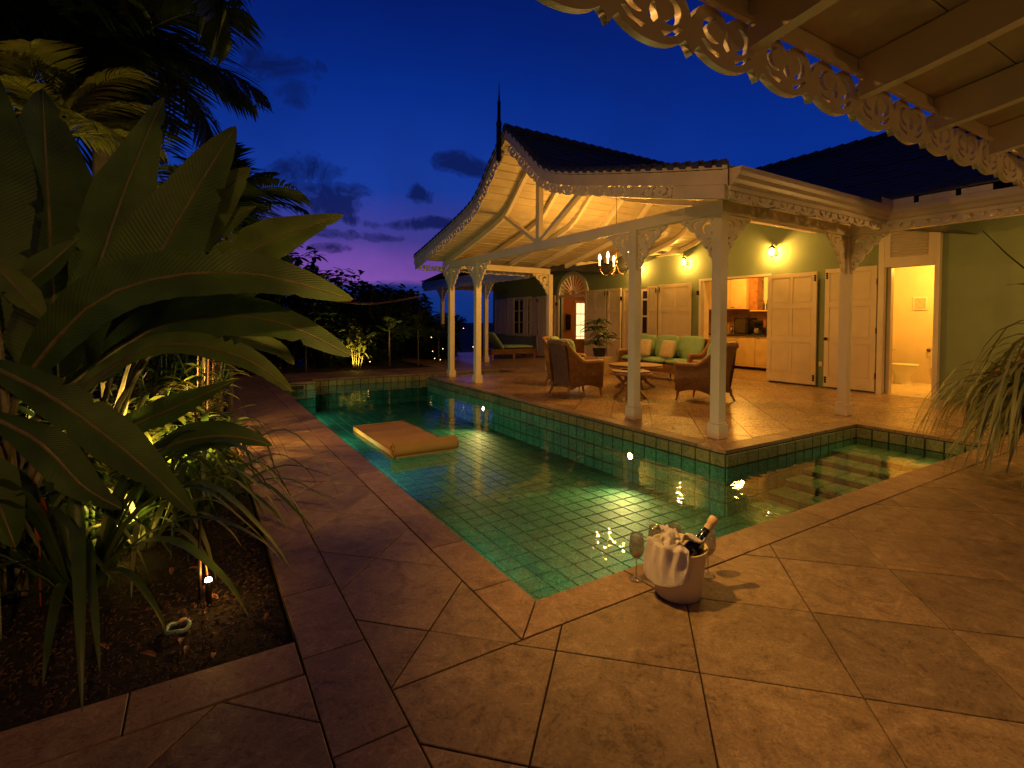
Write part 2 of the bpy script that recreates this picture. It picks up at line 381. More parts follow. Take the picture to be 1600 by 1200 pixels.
M_['banana2'] = leafmat('banana_leaf_pale', (.10, .15, .02), .3, 70, .55)
M_['leaf'] = leafmat('shrub_leaf', (.05, .085, .018), .3, 0)
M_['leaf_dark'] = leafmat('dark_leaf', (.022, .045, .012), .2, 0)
M_['leaf_lit'] = leafmat('lit_leaf', (.16, .17, .035), .35, 0)  # shrub leaf made brighter and yellower; lamp glow put into the colour
M_['strap'] = leafmat('strap_leaf', (.055, .095, .018), .25, 0)
M_['palm'] = leafmat('palm_leaflet', (.035, .055, .012), .2, 0)
M_['palm_lit'] = leafmat('palm_leaflet_lit', (.20, .20, .035), .35, 0)  # palm leaf brightened and yellowed, floodlight put into the colour
M_['varieg'] = leafmat('ribbon_leaf', (.20, .22, .08), .3, 0)
M_['red'] = leafmat('red_bract', (.30, .05, .015), .3, 0)
def pool_tile_mat(name, c1, c2, c3):
    m = bpy.data.materials.new(name); m.use_nodes = True; k = N(m.node_tree); p = m.node_tree.nodes['Principled BSDF']
    g = k.n('ShaderNodeNewGeometry'); oi = k.n('ShaderNodeObjectInfo')
    n1 = k.n('ShaderNodeTexNoise', Scale=17.0, Detail=6.0, Roughness=.6, Distortion=3.5); k.l(g.outputs['Position'], n1.inputs[0])
    n2 = k.n('ShaderNodeTexVoronoi', Scale=5.5, _feature='F1'); k.l(g.outputs['Position'], n2.inputs[0])
    c = k.ramp(n1.outputs[0], [(.36, c1), (.5, c2), (.66, c3)])
    c = k.mix(1.0, c, k.ramp(n2.outputs['Color'], [(0, (.65, .75, .8)), (1, (1.25, 1.15, 1.05))]), 'MULTIPLY')
    k.l(c, p.inputs['Base Color']); p.inputs['Roughness'].default_value = .6
    b = k.n('ShaderNodeBump', Strength=.4, Distance=.01); k.l(n1.outputs[0], b.inputs['Height']); k.l(b.outputs[0], p.inputs['Normal'])
    return m
M_['ptile'] = pool_tile_mat('pool_tile', (.004, .075, .06), (.018, .22, .145), (.11, .43, .25))
M_['wtile'] = pool_tile_mat('waterline_tile', (.10, .13, .06), (.20, .22, .10), (.30, .28, .14))
M_['stile'] = pool_tile_mat('step_tile_lit', (.06, .22, .12), (.18, .42, .23), (.36, .55, .30))  # paler than the pool tile; light on the treads put into the colour
M_['rtile'] = pool_tile_mat('riser_tile_shaded', (.003, .04, .03), (.008, .09, .06), (.03, .16, .10))  # darker copy of the pool tile; riser shade put into the colour
M_['pgrout'] = mat('pool_grout', (.012, .035, .022), .9)
def water_mat():
    m = bpy.data.materials.new('pool_water'); m.use_nodes = True; k = N(m.node_tree); m.node_tree.nodes.clear()
    g = k.n('ShaderNodeNewGeometry')
    mp = k.n('ShaderNodeMapping'); mp.inputs['Scale'].default_value = (1, 1, 1); k.l(g.outputs['Position'], mp.inputs[0])
    n1 = k.n('ShaderNodeTexNoise', Scale=5.0, Detail=2.5, Roughness=.5); k.l(mp.outputs[0], n1.inputs[0])
    b = k.n('ShaderNodeBump', Strength=.085, Distance=.05); k.l(n1.outputs[0], b.inputs['Height'])
    gl = k.n('ShaderNodeBsdfGlossy', Roughness=.015); gl.inputs[0].default_value = (1, 1, 1, 1); k.l(b.outputs[0], gl.inputs['Normal'])
    tr = k.n('ShaderNodeBsdfTransparent'); tr.inputs[0].default_value = (.84, .97, .93, 1)
    fr = k.n('ShaderNodeFresnel', IOR=1.27); k.l(b.outputs[0], fr.inputs['Normal'])
    mx = k.n('ShaderNodeMixShader'); k.l(fr.outputs[0], mx.inputs[0]); k.l(tr.outputs[0], mx.inputs[1]); k.l(gl.outputs[0], mx.inputs[2])
    o = k.n('ShaderNodeOutputMaterial'); k.l(mx.outputs[0], o.inputs[0]); return m
M_['water'] = water_mat()
def glass_mat():
    m = bpy.data.materials.new('clear_glass'); m.use_nodes = True; k = N(m.node_tree); m.node_tree.nodes.clear()
    gl = k.n('ShaderNodeBsdfGlossy', Roughness=.03); tr = k.n('ShaderNodeBsdfTransparent'); tr.inputs[0].default_value = (.82, .80, .76, 1)
    df = k.n('ShaderNodeBsdfDiffuse'); df.inputs[0].default_value = (.8, .75, .7, 1)
    lw = k.n('ShaderNodeLayerWeight', Blend=.35); f = k.math('ADD', k.math('MULTIPLY', lw.outputs['Facing'], .55), .06)
    mx = k.n('ShaderNodeMixShader'); k.l(f, mx.inputs[0]); k.l(tr.outputs[0], mx.inputs[1]); k.l(gl.outputs[0], mx.inputs[2])
    m2 = k.n('ShaderNodeMixShader'); m2.inputs[0].default_value = .12; k.l(mx.outputs[0], m2.inputs[1]); k.l(df.outputs[0], m2.inputs[2])
    o = k.n('ShaderNodeOutputMaterial'); k.l(m2.outputs[0], o.inputs[0]); return m
M_['glass'] = glass_mat()
# ------------------------------------------------------------------ fretwork plates (2D filled curves -> mesh)
def plate(name, loops, th, mat_):
    cu = bpy.data.curves.new('tmp', 'CURVE'); cu.dimensions = '2D'; cu.fill_mode = 'BOTH'; cu.extrude = th/2
    for lp in loops:
        sp = cu.splines.new('POLY'); sp.points.add(len(lp)-1)
        for q, (x, y) in zip(sp.points, lp): q.co = (x, y, 0, 1)
        sp.use_cyclic_u = True
    o = bpy.data.objects.new('tmp', cu); C.objects.link(o); dg = bpy.context.evaluated_depsgraph_get(); dg.update()
    me = bpy.data.meshes.new_from_object(o.evaluated_get(dg)); me.name = name
    bpy.data.objects.remove(o); bpy.data.curves.remove(cu)
    me.materials.clear(); me.materials.append(mat_); return me
def arc(cx, cy, r, a0, a1, n, ry=None):
    ry = ry or r
    return [(cx+r*cos(radians(a0+(a1-a0)*i/n)), cy+ry*sin(radians(a0+(a1-a0)*i/n))) for i in range(n+1)]
def crescent(cx, cy, r, a0, a1, t, n=14, mir=False):
    """C-shaped opening, fattest mid-way, with a curled end"""
    o = arc(cx, cy, r, a0, a1, n); i_ = []
    for j in range(n, -1, -1):
        a = a0+(a1-a0)*j/n; f = sin(pi*j/n)**.6; rr = r-t*f-.004
        i_.append((cx+rr*cos(radians(a)), cy+rr*sin(radians(a))))
    p = o+i_
    return [(1-x, y) for x, y in p][::-1] if mir else p
def fret_loops(w, h):
    """one scroll unit, x 0..w, y 0..-h"""
    o = [(0, -.40)]
    o += arc(.27, -.34, .235, 170, 25, 12, .33)
    o += arc(.73, -.34, .235, 155, 10, 12, .33)
    o += [(1, -.40), (1, -1.0), (.955, -.87)]
    o += arc(.5, -.60, .455, -28, -152, 18, .42)
    o += [(.045, -.87), (0, -1.0)]
    holes = [crescent(.30, -.42, .155, 75, 300, .085), crescent(.30, -.42, .155, 75, 300, .085, mir=True),
             [(.5, -.30), (.535, -.44), (.56, -.62), (.5, -.72), (.44, -.62), (.465, -.44)],
             [(.12, -.64), (.21, -.79), (.36, -.87), (.40, -.80), (.27, -.75), (.18, -.63)],
             [(.88, -.64), (.82, -.63), (.73, -.75), (.60, -.80), (.64, -.87), (.79, -.79)]]
    # stretch crescents vertically so they read round at the unit's aspect
    asp = w/h
    def fy(p, c): return (p[0], c+(p[1]-c)*asp*.78)
    holes[0] = [fy(p, -.42) for p in holes[0]]; holes[1] = [fy(p, -.42) for p in holes[1]]
    d = [(.035, -.62), (.0, -.70), (.0, -.54)]
    return [[(x*w, y*h) for x, y in lp] for lp in [o]+holes]
def bracket_loops(w, h):
    o = [(0, 0), (w, 0), (w+.012, -.022)]
    n = 90
    for i in range(n+1):
        t = i/n; x = w*(1-t)**1.32+.022; y = -h*t**1.32-.022
        l = .034*abs(sin(t*pi*5.0+.3))**.8*min(1, 4*t+.2)*min(1, 5*(1-t)); o.append((x+.6*l, y-.6*l))
    o += [(.024, -h-.02), (0, -h-.02)]
    H = []
    def cr(cx, cy, r, a0, a1, t): H.append(crescent(cx, cy, r, a0, a1, t, 14))
    cr(.118, -.125, .072, -80, 170, .040); cr(.270, -.075, .046, -110, 140, .028); cr(.070, -.285, .042, 40, 300, .027)
    cr(.185, -.235, .036, -130, 120, .022); cr(.385, -.045, .026, -100, 160, .016)
    for x, y, rx, ry in ((.045, -.385, .012, .030), (.036, -.045, .014, .010), (.20, -.036, .022, .009), (.34, -.03, .012, .006), (.036, -.19, .009, .022), (.10, -.35, .012, .016), (.03, -.455, .007, .018)):
        H.append(arc(x, y, rx, 0, 330, 9, ry))
    return [o]+H
FR_BIG = plate('fretwork_unit', fret_loops(.475, .25), .035, M_['white'])
FR_SM = plate('valance_unit', fret_loops(.38, .145), .022, M_['white'])
BR = plate('bracket', bracket_loops(.46, .50), .035, M_['white'])
# ================================================================== GROUND, POOL, PAVING
PX0, PX1, PY0 = 1.33, 4.52, 1.93           # pool plan (metres)
WZ = -.17                                   # water level
pool_poly = [(1.33, 1.93), (7.18, 1.93), (7.18, 3.2), (4.52, 3.2), (4.52, 11.02), (6.9, 11.02), (6.9, 11.75), (2.1, 11.75), (2.1, 11.3), (1.33, 11.3)]
FZ = -.68
g = MB()                                    # garden ground with the pool shaft left open
def gq(x0, y0, x1, y1, z=-.09): g.add([(x0, y0, z), (x1, y0, z), (x1, y1, z), (x0, y1, z)], [(0, 1, 2, 3)])
gq(-200, -200, 1.2, 300); gq(1.2, -200, 200, 1.8); gq(7.3, 1.8, 200, 300); gq(1.2, 11.9, 7.3, 300)
gq(4.64, 3.32, 7.3, 10.9); gq(7.02, 10.9, 7.3, 11.9); gq(1.2, 11.42, 1.98, 11.9)
g.put('ground', M_['ground'], kind='structure')
# bed of mulch, a touch higher than the garden
bed = MB(); 
def bedf(x0, y0, x1, y1, nx, ny, name):
    b = MB(); rnd = random.Random(3)
    hs = [[rnd.uniform(-.012, .012) for _ in range(ny+1)] for _ in range(nx+1)]
    b.grid(lambda u, v: V((x0+(x1-x0)*u, y0+(y1-y0)*v, -.045+hs[round(u*nx)][round(v*ny)])), nx, ny, flip=False)
    return b.put(name, M_['mulch'], kind='structure', smooth=True)
bedf(-9, 2.195, .318, 14, 90, 110, 'planting_bed'); bedf(-9, 13.4, 6.2, 22, 60, 40, 'far_planting_bed')
# chips of bark
ch = MB(); rnd = random.Random(5)
for i in range(5200):
    if i < 3800: x = .30-abs(rnd.gauss(0, 1.0)); y = 2.22+abs(rnd.gauss(0, 1.3))
    else: x = rnd.uniform(-4, .3); y = rnd.uniform(2.2, 9)
    if x < -9: continue
    L = rnd.uniform(.008, .032); w = L*rnd.uniform(.2, .5); a = rnd.uniform(0, pi); tl = rnd.uniform(-.5, .5)
    m = Matrix.Translation((x, y, -.03+rnd.uniform(0, .015))) @ Matrix.Rotation(a, 4, 'Z') @ Matrix.Rotation(tl, 4, 'Y')
    ch.add([m @ V(p) for p in ((-L/2, -w/2, 0), (L/2, -w*.3, .002), (L*.45, w/2, 0), (-L*.4, w*.4, .003), (0, 0, .008))], [(0, 1, 4), (1, 2, 4), (2, 3, 4), (3, 0, 4)])
M_['chip'] = mat('bark_chip', (.052, .023, .010), .75, .4, 60, .5, 50)
o = ch.put('bark_chips', M_['chip'], kind='stuff'); tag(o, 'brown bark chips scattered over the dark planting bed', 'bark mulch')
# --- paving: grout slab, then the tiles one by one
pav = MB()
def sl(x0, y0, x1, y1): pav.add([(x0, y0, -.012), (x1, y0, -.012), (x1, y1, -.012), (x0, y1, -.012)], [(0, 1, 2, 3)])
sl(-9, -3, 14.5, 1.93-.01); sl(-9, 1.92, .325, 2.185); sl(.325, 1.92, 1.32, 13.35); sl(7.19, 1.92, 14.5, 22); sl(4.53, 3.21, 7.19, 11.01); sl(1.32, 11.76, 7.19, 13.35); sl(1.32, 11.31, 2.09, 11.76); sl(6.91, 11.01, 7.19, 11.76); sl(5.6, 13.35, 7.19, 22)
# rim of the pool so the slab has thickness
patio = pav.put('patio', M_['grout'], kind='structure')
J = .003; tiles = []
SP = .7605; S0, D0 = 4.299, 1.1255
def diag(region, z, m, name='floor_tile'):
    xs = [p[0] for p in region]; ys = [p[1] for p in region]
    smin = min(x+y for x, y in region); smax = max(x+y for x, y in region); dmin = min(x-y for x, y in region); dmax = max(x-y for x, y in region)
    i0 = math.floor((smin-S0)/SP); i1 = math.ceil((smax-S0)/SP); j0 = math.floor((dmin-D0)/SP); j1 = math.ceil((dmax-D0)/SP)
    for i in range(i0, i1):
        for j in range(j0, j1):
            s0, s1, d0, d1 = S0+i*SP, S0+(i+1)*SP, D0+j*SP, D0+(j+1)*SP
            q = [((s+d)/2, (s-d)/2) for s, d in ((s0, d1), (s1, d1), (s1, d0), (s0, d0))]
            if area(q) < 0: q = q[::-1]
            for a in range(len(region)):
                p, r = region[a], region[(a+1) % len(region)]; ex, ey = r[0]-p[0], r[1]-p[1]; L = math.hypot(ex, ey)
                q = clip(q, ey/L, -ex/L, (ey*p[0]-ex*p[1])/L)
                if len(q) < 3: break
            if len(q) < 3 or area(q) < .0025: continue
            q = inset(q, J)
            if q and len(q) >= 3: tiles.append((q, z, m, name))
def row(x0, y0, x1, y1, n, z, m, along='x', name='coping_tile', jit=0):
    for i in range(n):
        if along == 'x': r = rect(x0+(x1-x0)*i/n, y0, x0+(x1-x0)*(i+1)/n, y1)
        else: r = rect(x0, y0+(y1-y0)*i/n, x1, y0+(y1-y0)*(i+1)/n)
        q = inset(r, J)
        if q: tiles.append((q, z, m, name))
T, TI, CO = M_['tile'], M_['tile_in'], M_['coping']
c = .215
diag(rect(.567, -1.2, 8.4, 1.713), 0, T); diag(rect(8.4, -.6, 10.6, 1.713), 0, T)
diag(rect(-4.5, -1.2, .325, 1.958), 0, T)
diag(rect(.567, 1.713, 1.113, 12.0), 0, T)
diag(rect(7.4, 1.713, 10.63, 3.415), 0, TI); diag(rect(4.735, 3.415, 10.63, 10.8), 0, TI); diag(rect(7.1, 10.8, 10.63, 18.8), 0, TI)
diag(rect(.567, 12.0, 7.1, 13.3), 0, T); diag(rect(5.6, 13.3, 7.1, 17), 0, T)
row(.325, -1.05, .567, 12.9, 27, 0, CO, 'y', 'border_tile'); row(-4.5, 1.963, .32, 2.18, 9, 0, CO, 'x', 'border_tile')
def quadtile(p, m=CO, name='coping_tile', z=0):
    q = p if area(p) > 0 else p[::-1]; q = inset(q, J)
    if q: tiles.append((q, z, m, name))
row(1.33, 1.715, 7.4, 1.93, 11, 0, CO); row(1.115, 2.15, 1.33, 11.3, 17, 0, CO, 'y')
tiles = [t for t in tiles if not (t[3] == 'coping_tile' and t[0][0][0] < 1.4 and t[0][0][1] < 1.8)]
quadtile([(1.115, 1.715), (1.33, 1.93), (1.33, 2.15), (1.115, 2.15)]); quadtile([(1.115, 1.715), (1.88, 1.715), (1.88, 1.93), (1.33, 1.93)])
row(7.18, 1.93, 7.4, 3.2, 3, 0, CO, 'y'); row(4.735, 3.2, 7.18, 3.415, 5, 0, CO); row(7.18, 3.2, 7.4, 3.415, 1, 0, CO)
row(4.52, 3.2+.36, 4.735, 11.02, 15, 0, CO, 'y'); quadtile([(4.52, 3.2), (4.735, 3.415), (4.735, 3.56), (4.52, 3.56)]); quadtile([(4.52, 3.2), (4.735, 3.2), (4.735, 3.415)])
row(4.735, 10.8, 6.9, 11.02, 4, 0, CO); row(6.9, 10.8, 7.1, 11.97, 3, 0, CO, 'y'); row(2.1, 11.75, 6.9, 11.97, 9, 0, CO); row(1.115, 11.3, 2.1, 11.52, 2, 0, CO); row(1.115, 11.52, 2.1, 11.97, 2, 0, CO)
campos = V((0, 0, EYE))
def seen(c3):
    v = V(c3)-campos; zc = v.dot(_F)
    if zc < .15: return 0
    x = 800+F_PX*v.dot(_r)/zc; y = CY-F_PX*v.dot(_u)/zc
    inside = -80 < x < 1680 and y < 1300
    return (1 if inside else .02)/v.length**2*abs(v.z)/v.length
def emit_tiles(tl, parent, thick, ch, limit=290, stuffname='far_tiles'):
    by = {}
    for t in tl: by.setdefault(t[3], []).append(t)
    for nm, ts in by.items():
        ts.sort(key=lambda t: -seen((sum(p[0] for p in t[0])/len(t[0]), sum(p[1] for p in t[0])/len(t[0]), t[1]))*area(t[0]))
        rest = {}
        rr = random.Random(11)
        for i, (q, z, m, _) in enumerate(ts):
            dz = rr.uniform(-.0012, .0012)
            if i < limit:
                b = MB(); b.poly(q, z-thick, z+dz, ch); b.put(nm, m, parent)
            else: rest.setdefault(m.name, (m, MB()))[1].poly(q, z-thick, z+dz, 0)
        for m, b in rest.values(): b.put(nm+'s', m, parent, 'stuff')
emit_tiles(tiles, patio, .035, .0025)
# --- pool shell
sh = MB()
def wallq(a, b, z0, z1): sh.add([(a[0], a[1], z0), (b[0], b[1], z0), (b[0], b[1], z1), (a[0], a[1], z1)], [(0, 1, 2, 3)])
for i in range(len(pool_poly)): wallq(pool_poly[i], pool_poly[(i+1) % len(pool_poly)], FZ-.05, -.036)
sh.add([(1.2, 1.8, FZ-.012), (7.3, 1.8, FZ-.012), (7.3, 11.9, FZ-.012), (1.2, 11.9, FZ-.012)], [(0, 1, 2, 3)])
pool = sh.put('pool', M_['pgrout'], kind='structure')
PT, WT = M_['ptile'], M_['wtile']
pieces = []            # (importance, mesh builder fn)
def ptile(o, du, dv, n, m, s=.18, t=.012):
    """one glazed tile: origin corner o, edge vectors du,dv (metres), normal n"""
    o = V(o); du = V(du); dv = V(dv); n = V(n); g_ = .006
    a = o + du.normalized()*g_ + dv.normalized()*g_; lu = du.length-2*g_; lv = dv.length-2*g_; U = du.normalized(); W = dv.normalized(); e = .004
    vs = [a, a+U*lu, a+U*lu+W*lv, a+W*lv]
    top = [a+U*e+W*e+n*t, a+U*(lu-e)+W*e+n*t, a+U*(lu-e)+W*(lv-e)+n*t, a+U*e+W*(lv-e)+n*t]
    fs = [(0, 1, 5, 4), (1, 2, 6, 5), (2, 3, 7, 6), (3, 0, 4, 7), (4, 5, 6, 7)]
    if U.cross(W).dot(n) < 0: fs = [f[::-1] for f in fs]
    c3 = o+du/2+dv/2; v = campos-c3; imp = seen(c3)/max(.001, abs(v.z)/v.length)*max(0, n.dot(v)/v.length)*lu*lv
    pieces.append((imp, [tuple(p) for p in vs+top], fs, m))
def wall_tiles(a, b, n, zt=-.04, zb=FZ, s=.18):
    a = V((*a, 0)); b = V((*b, 0)); L = (b-a).length; k_ = max(1, round(L/s)); d = (b-a)/k_
    for i in range(k_):
        z = zt; first = True
        while z > zb+.02:
            h = .135 if first else min(.18, z-zb)
            ptile(a+d*i+V((0, 0, z-h)), d, (0, 0, h), n, WT if first else PT); z -= h; first = False
wall_tiles((4.52, 3.2), (4.52, 11.02), (-1, 0, 0)); wall_tiles((4.52, 3.2), (7.18, 3.2), (0, -1, 0)); wall_tiles((7.18, 1.93), (7.18, 3.2), (-1, 0, 0), zb=-.26)
wall_tiles((2.1, 11.75), (6.9, 11.75), (0, -1, 0)); wall_tiles((1.33, 11.3), (2.1, 11.3), (0, -1, 0)); wall_tiles((2.1, 11.3), (2.1, 11.75), (1, 0, 0))
wall_tiles((4.52, 11.02), (6.9, 11.02), (0, 1, 0)); wall_tiles((6.9, 11.02), (6.9, 11.75), (-1, 0, 0)); wall_tiles((1.33, 1.93), (1.33, 11.3), (1, 0, 0)); wall_tiles((1.33, 1.93), (7.18, 1.93), (0, 1, 0))
STEPS = [(6.57, -.255), (6.26, -.325), (5.91, -.385), (5.56, -.45), (5.22, -.53), (4.90, -.61)]
nx = 18; dx = (4.52-1.33)/nx
for i in range(nx):
    for j in range(54):
        y = 1.93+j*.1815
        if y > 11.6: continue
        ptile((1.33+dx*i, y, FZ), (dx, 0, 0), (0, .1815, 0), (0, 0, 1), PT)
for i in range(2):
    for j in range(7): ptile((4.52+.19*i, 1.93+j*.1814, FZ), (.19, 0, 0), (0, .1814, 0), (0, 0, 1), PT)
for i in range(13):
    for j in range(4): ptile((4.52+.183*i, 11.02+j*.1825, FZ), (.183, 0, 0), (0, .1825, 0), (0, 0, 1), PT)
xs = [7.18]+[s[0] for s in STEPS]
for i, (x, z) in enumerate(STEPS):
    x1 = xs[i]; n_ = max(2, round((x1-x)/.18)); zb = STEPS[i+1][1] if i < 5 else FZ
    for a in range(n_):
        for j in range(7): ptile((x+(x1-x)*a/n_, 1.93+j*.1814, z-.012), ((x1-x)/n_, 0, 0), (0, .1814, 0), (0, 0, 1), M_['stile'])
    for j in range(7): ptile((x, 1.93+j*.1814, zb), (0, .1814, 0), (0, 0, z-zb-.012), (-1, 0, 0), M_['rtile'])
b = MB()
for i, (x, z) in enumerate(STEPS): b.box(x+.001, 1.935, FZ-.02, xs[i]+.0005, 3.195, z-.014)
b.put('step', M_['pgrout'], pool)
pieces.sort(key=lambda p: -p[0])
rest = {}
for i, (imp, vs, fs, m) in enumerate(pieces):
    if i < 295: MB().add(vs, fs).put('pool_tile', m, pool)
    else: rest.setdefault(m.name, (m, MB()))[1].add(vs, fs)
for m, b in rest.values(): b.put('pool_tiles', m, pool, 'stuff')
w = MB(); y_ = [(1.331, 1.931, 7.179, 3.199), (1.331, 3.199, 4.519, 11.299), (2.101, 11.299, 4.519, 11.749), (4.519, 11.021, 6.899, 11.749)]
for x0, y0, x1, y1 in y_: w.add([(x0, y0, WZ), (x1, y0, WZ), (x1, y1, WZ), (x0, y1, WZ)], [(0, 1, 2, 3)])
w.put('pool_water', M_['water'], kind='structure')
# skimmer opening
b = MB(); b.box(1.62, 11.285, -.15, 1.86, 11.299, -.07); b.put('skimmer', M_['dark'], pool)
# underwater lamps in the peninsula wall
def pool_lamp(y, z, watts, label):
    t = thing('pool_lamp', label, 'pool light', (4.505, y, z), 0, 'lamps set in the pool wall')
    m = Matrix.Translation((4.505, y, z)) @ Matrix.Rotation(-pi/2, 4, 'Y')
    MB().lathe([(.0, .0), (.062, .0), (.066, .006), (.05, .014), (.04, .014), (.036, .006)], 20, m=m).put('rim', M_['steel'], t)
    MB().lathe([(.0, .010), (.034, .010), (.036, .004)], 16, m=m).put('lens', M_['poollamp'], t)
    lamp('pool_lamp_light', (4.40, y-.03, z+.06), watts, .05, (1, .70, .20), 'SPOT', (2.5, y-1.3, z-.02), 128, .9)
pool_lamp(8.29, -.33, 55, 'round lamp low in the pool wall, the farther of the two')
pool_lamp(4.51, -.35, 78, 'round lamp low in the pool wall, the nearer of the two')
lamp('pool_fill_light', (2.7, 2.02, -.36), 22, .05, (1, .70, .20), 'SPOT', (2.9, 4.5, -.5), 140, .9)  # unseen fill spots added to lift the pool floor
lamp('pool_fill_light', (1.42, 6.6, -.36), 30, .05, (1, .70, .20), 'SPOT', (3.5, 6.4, -.5), 140, .9)
AQ = (.62, 1.0, .62)
lamp('step_fill_light', (5.9, 3.25, 2.44), 70, .04, PATIO, 'SPOT', (5.9, 2.55, -.3), 84, .8)  # unseen fill lamp added to bring out the pool steps
lamp('pool_fill_light', (7.0, 2.05, -.20), 8, .05, (.9, .9, .35), 'SPOT', (5.6, 2.9, -.45), 140, 1)  # added fill along the treads, no fitting in the wall
lamp('pool_fill_light', (2.9, 2.05, -.34), 18, .09, AQ, 'SPOT', (3.0, 4.5, -.42), 150, 1)
for yy in (3.6, 6.0, 8.4, 10.4): lamp('pool_fill_light', (1.44, yy, -.34), 12+(yy > 7)*22, .09, AQ, 'SPOT', (3.0, yy, -.62), 150, 1)  # added greenish fills to even out the pool
# ================================================================== THE HOUSE
WX = 10.65
PC = 7.15                                    # centre line of the gabled porch
PROF = [(0, 4.42), (.3, 4.18), (.55, 3.965), (.8, 3.74), (1.0, 3.57), (1.2, 3.455), (1.5, 3.36), (2.0, 3.235), (2.6, 3.10), (3.3, 2.945), (4.1, 2.78)]
def pz(d):
    d = abs(d)
    for (a, za), (b_, zb) in zip(PROF, PROF[1:]):
        if d <= b_: return za+(zb-za)*(d-a)/(b_-a)
    return PROF[-1][1]-(d-4.1)*.2
MPROF = [(7.45, 2.84), (8.1, 3.0), (8.7, 3.24), (9.3, 3.62), (11.0, 4.78)]
def mz(x):
    for (a, za), (b_, zb) in zip(MPROF, MPROF[1:]):
        if x <= b_: return za+(zb-za)*(x-a)/(b_-a)
    return 4.78-(x-11)*.66
villa = thing('villa', 'long sage green villa with cream shutters behind the pool terrace', 'house', (WX, 3, 0))
porch = thing('porch', 'white gabled porch on slim posts with fretwork bargeboards beside the pool', 'porch', (4.95, 3.62, 0))
WT_, GR, WH, WB, SHT = M_['white'], M_['green'], M_['white'], M_['white2'], M_['shutter']
# --- wall with openings, built as piers and spandrels that butt
OPEN = [(3.58, 4.30, 0, 2.30), (6.53, 8.30, 0, 2.31), (9.78, 11.02, .0, 2.25), (12.72, 14.12, 0, 2.80), (15.95, 17.55, .78, 2.16)]
b = MB(); y = -6
X1 = WX+.16
def wbox(y0, y1, z0, z1):
    if y1-y0 > 1e-3 and z1-z0 > 1e-3: b.box(WX, y0, z0, X1, y1, z1)
for (a, c_, z0, z1) in OPEN:
    wbox(y, a, -.1, 3.2)
    if z0 > 0: wbox(a, c_, -.1, z0)
    if (a, c_) == (12.72, 14.12): pass
    else: wbox(a, c_, z1, 3.2)
    y = c_
wbox(y, 18.8, -.1, 3.2)
# arch head
cy_, rr_ = 13.42, .70; n = 16
pts = [(cy_+rr_*cos(pi*i/n), 2.18+rr_*.93*sin(pi*i/n)) for i in range(n+1)]
for i in range(n):
    (ya, za), (yb, zb) = pts[i], pts[i+1]
    b.add([(x, yy, zz) for x in (WX, X1) for yy, zz in ((ya, za), (ya, 3.2), (yb, 3.2), (yb, zb))], [(0, 1, 2, 3), (7, 6, 5, 4), (0, 3, 7, 4)])
# gable part of the wall under the porch roof
gy = [(PC+d, pz(d)-.13) for d in (-3.9, -3, -2, -1.2, -.8, -.4, 0, .4, .8, 1.2, 2, 3, 3.9)]
for (ya, za), (yb, zb) in zip(gy, gy[1:]):
    za = max(za, 3.2); zb = max(zb, 3.2)
    if za == 3.2 and zb == 3.2: continue
    b.add([(x, yy, zz) for x in (WX, X1) for yy, zz in ((ya, 3.2), (yb, 3.2), (yb, zb), (ya, za))], [(3, 2, 1, 0), (4, 5, 6, 7)])
b.box(X1, 18.64, -.1, 15, 18.8, 3.2); 
b.put('wall', GR, villa)
# --- interiors: floor, walls and ceiling of the three rooms one can look into
def room(name, x0, x1, y0, y1, z1, m, floor=None):
    b = MB(); b.add([(x0, y0, 0), (x1, y0, 0), (x1, y1, 0), (x0, y1, 0), (x0, y0, z1), (x1, y0, z1), (x1, y1, z1), (x0, y1, z1)],
                    [(0, 1, 5, 4), (1, 2, 6, 5), (2, 3, 7, 6), (4, 5, 6, 7)])
    b.put('interior_wall', m, villa)
    f = MB(); f.box(WX-.015, y0, -.05, x1, y1, .004); f.put('interior_floor', floor or M_['tile_in'], villa)
M_['bathfloor'] = mat('bath_floor', (.72, .60, .42), .3, 0, 1, .05)
room('kitchen', X1+.002, 13.4, 6.3, 10.9, 2.75, M_['inwall'])
room('bath', X1+.002, 13.3, 3.3, 5.3, 2.75, M_['inwall'], M_['bathfloor'])
room('hall', X1+.002, 16.5, 11.2, 15.6, 3.1, M_['inwall2'])
room('bedroom', X1+.002, 14, 15.8, 18.6, 2.9, M_['inwall2'])
# --- door and window casings
def frame(y0, y1, z0, z1, w=.07, x0=WX-.035, x1=WX+.05, name='door_frame', sill=False, m=WH, parent=villa):
    b = MB(); b.box(x0, y0-w, z0, x1, y0, z1); b.box(x0, y1, z0, x1, y1+w, z1); b.box(x0+.002, y0-w, z1, x1, y1+w, z1+w)
    if sill: b.box(x0-.02, y0-w-.02, z0-w, x1, y1+w+.02, z0)
    return b.put(name, m, parent)
frame(6.53, 8.30, .0, 2.31, .05); 
# deep reveal seen at the kitchen's far jamb
b = MB(); b.box(WX-.02, 8.20, 0, WX+.16, 8.30, 2.308); b.put('door_lining', SHT, villa); MB().box(WX-.02, 6.53, 0, WX+.16, 6.56, 2.308).put('door_lining', SHT, villa)
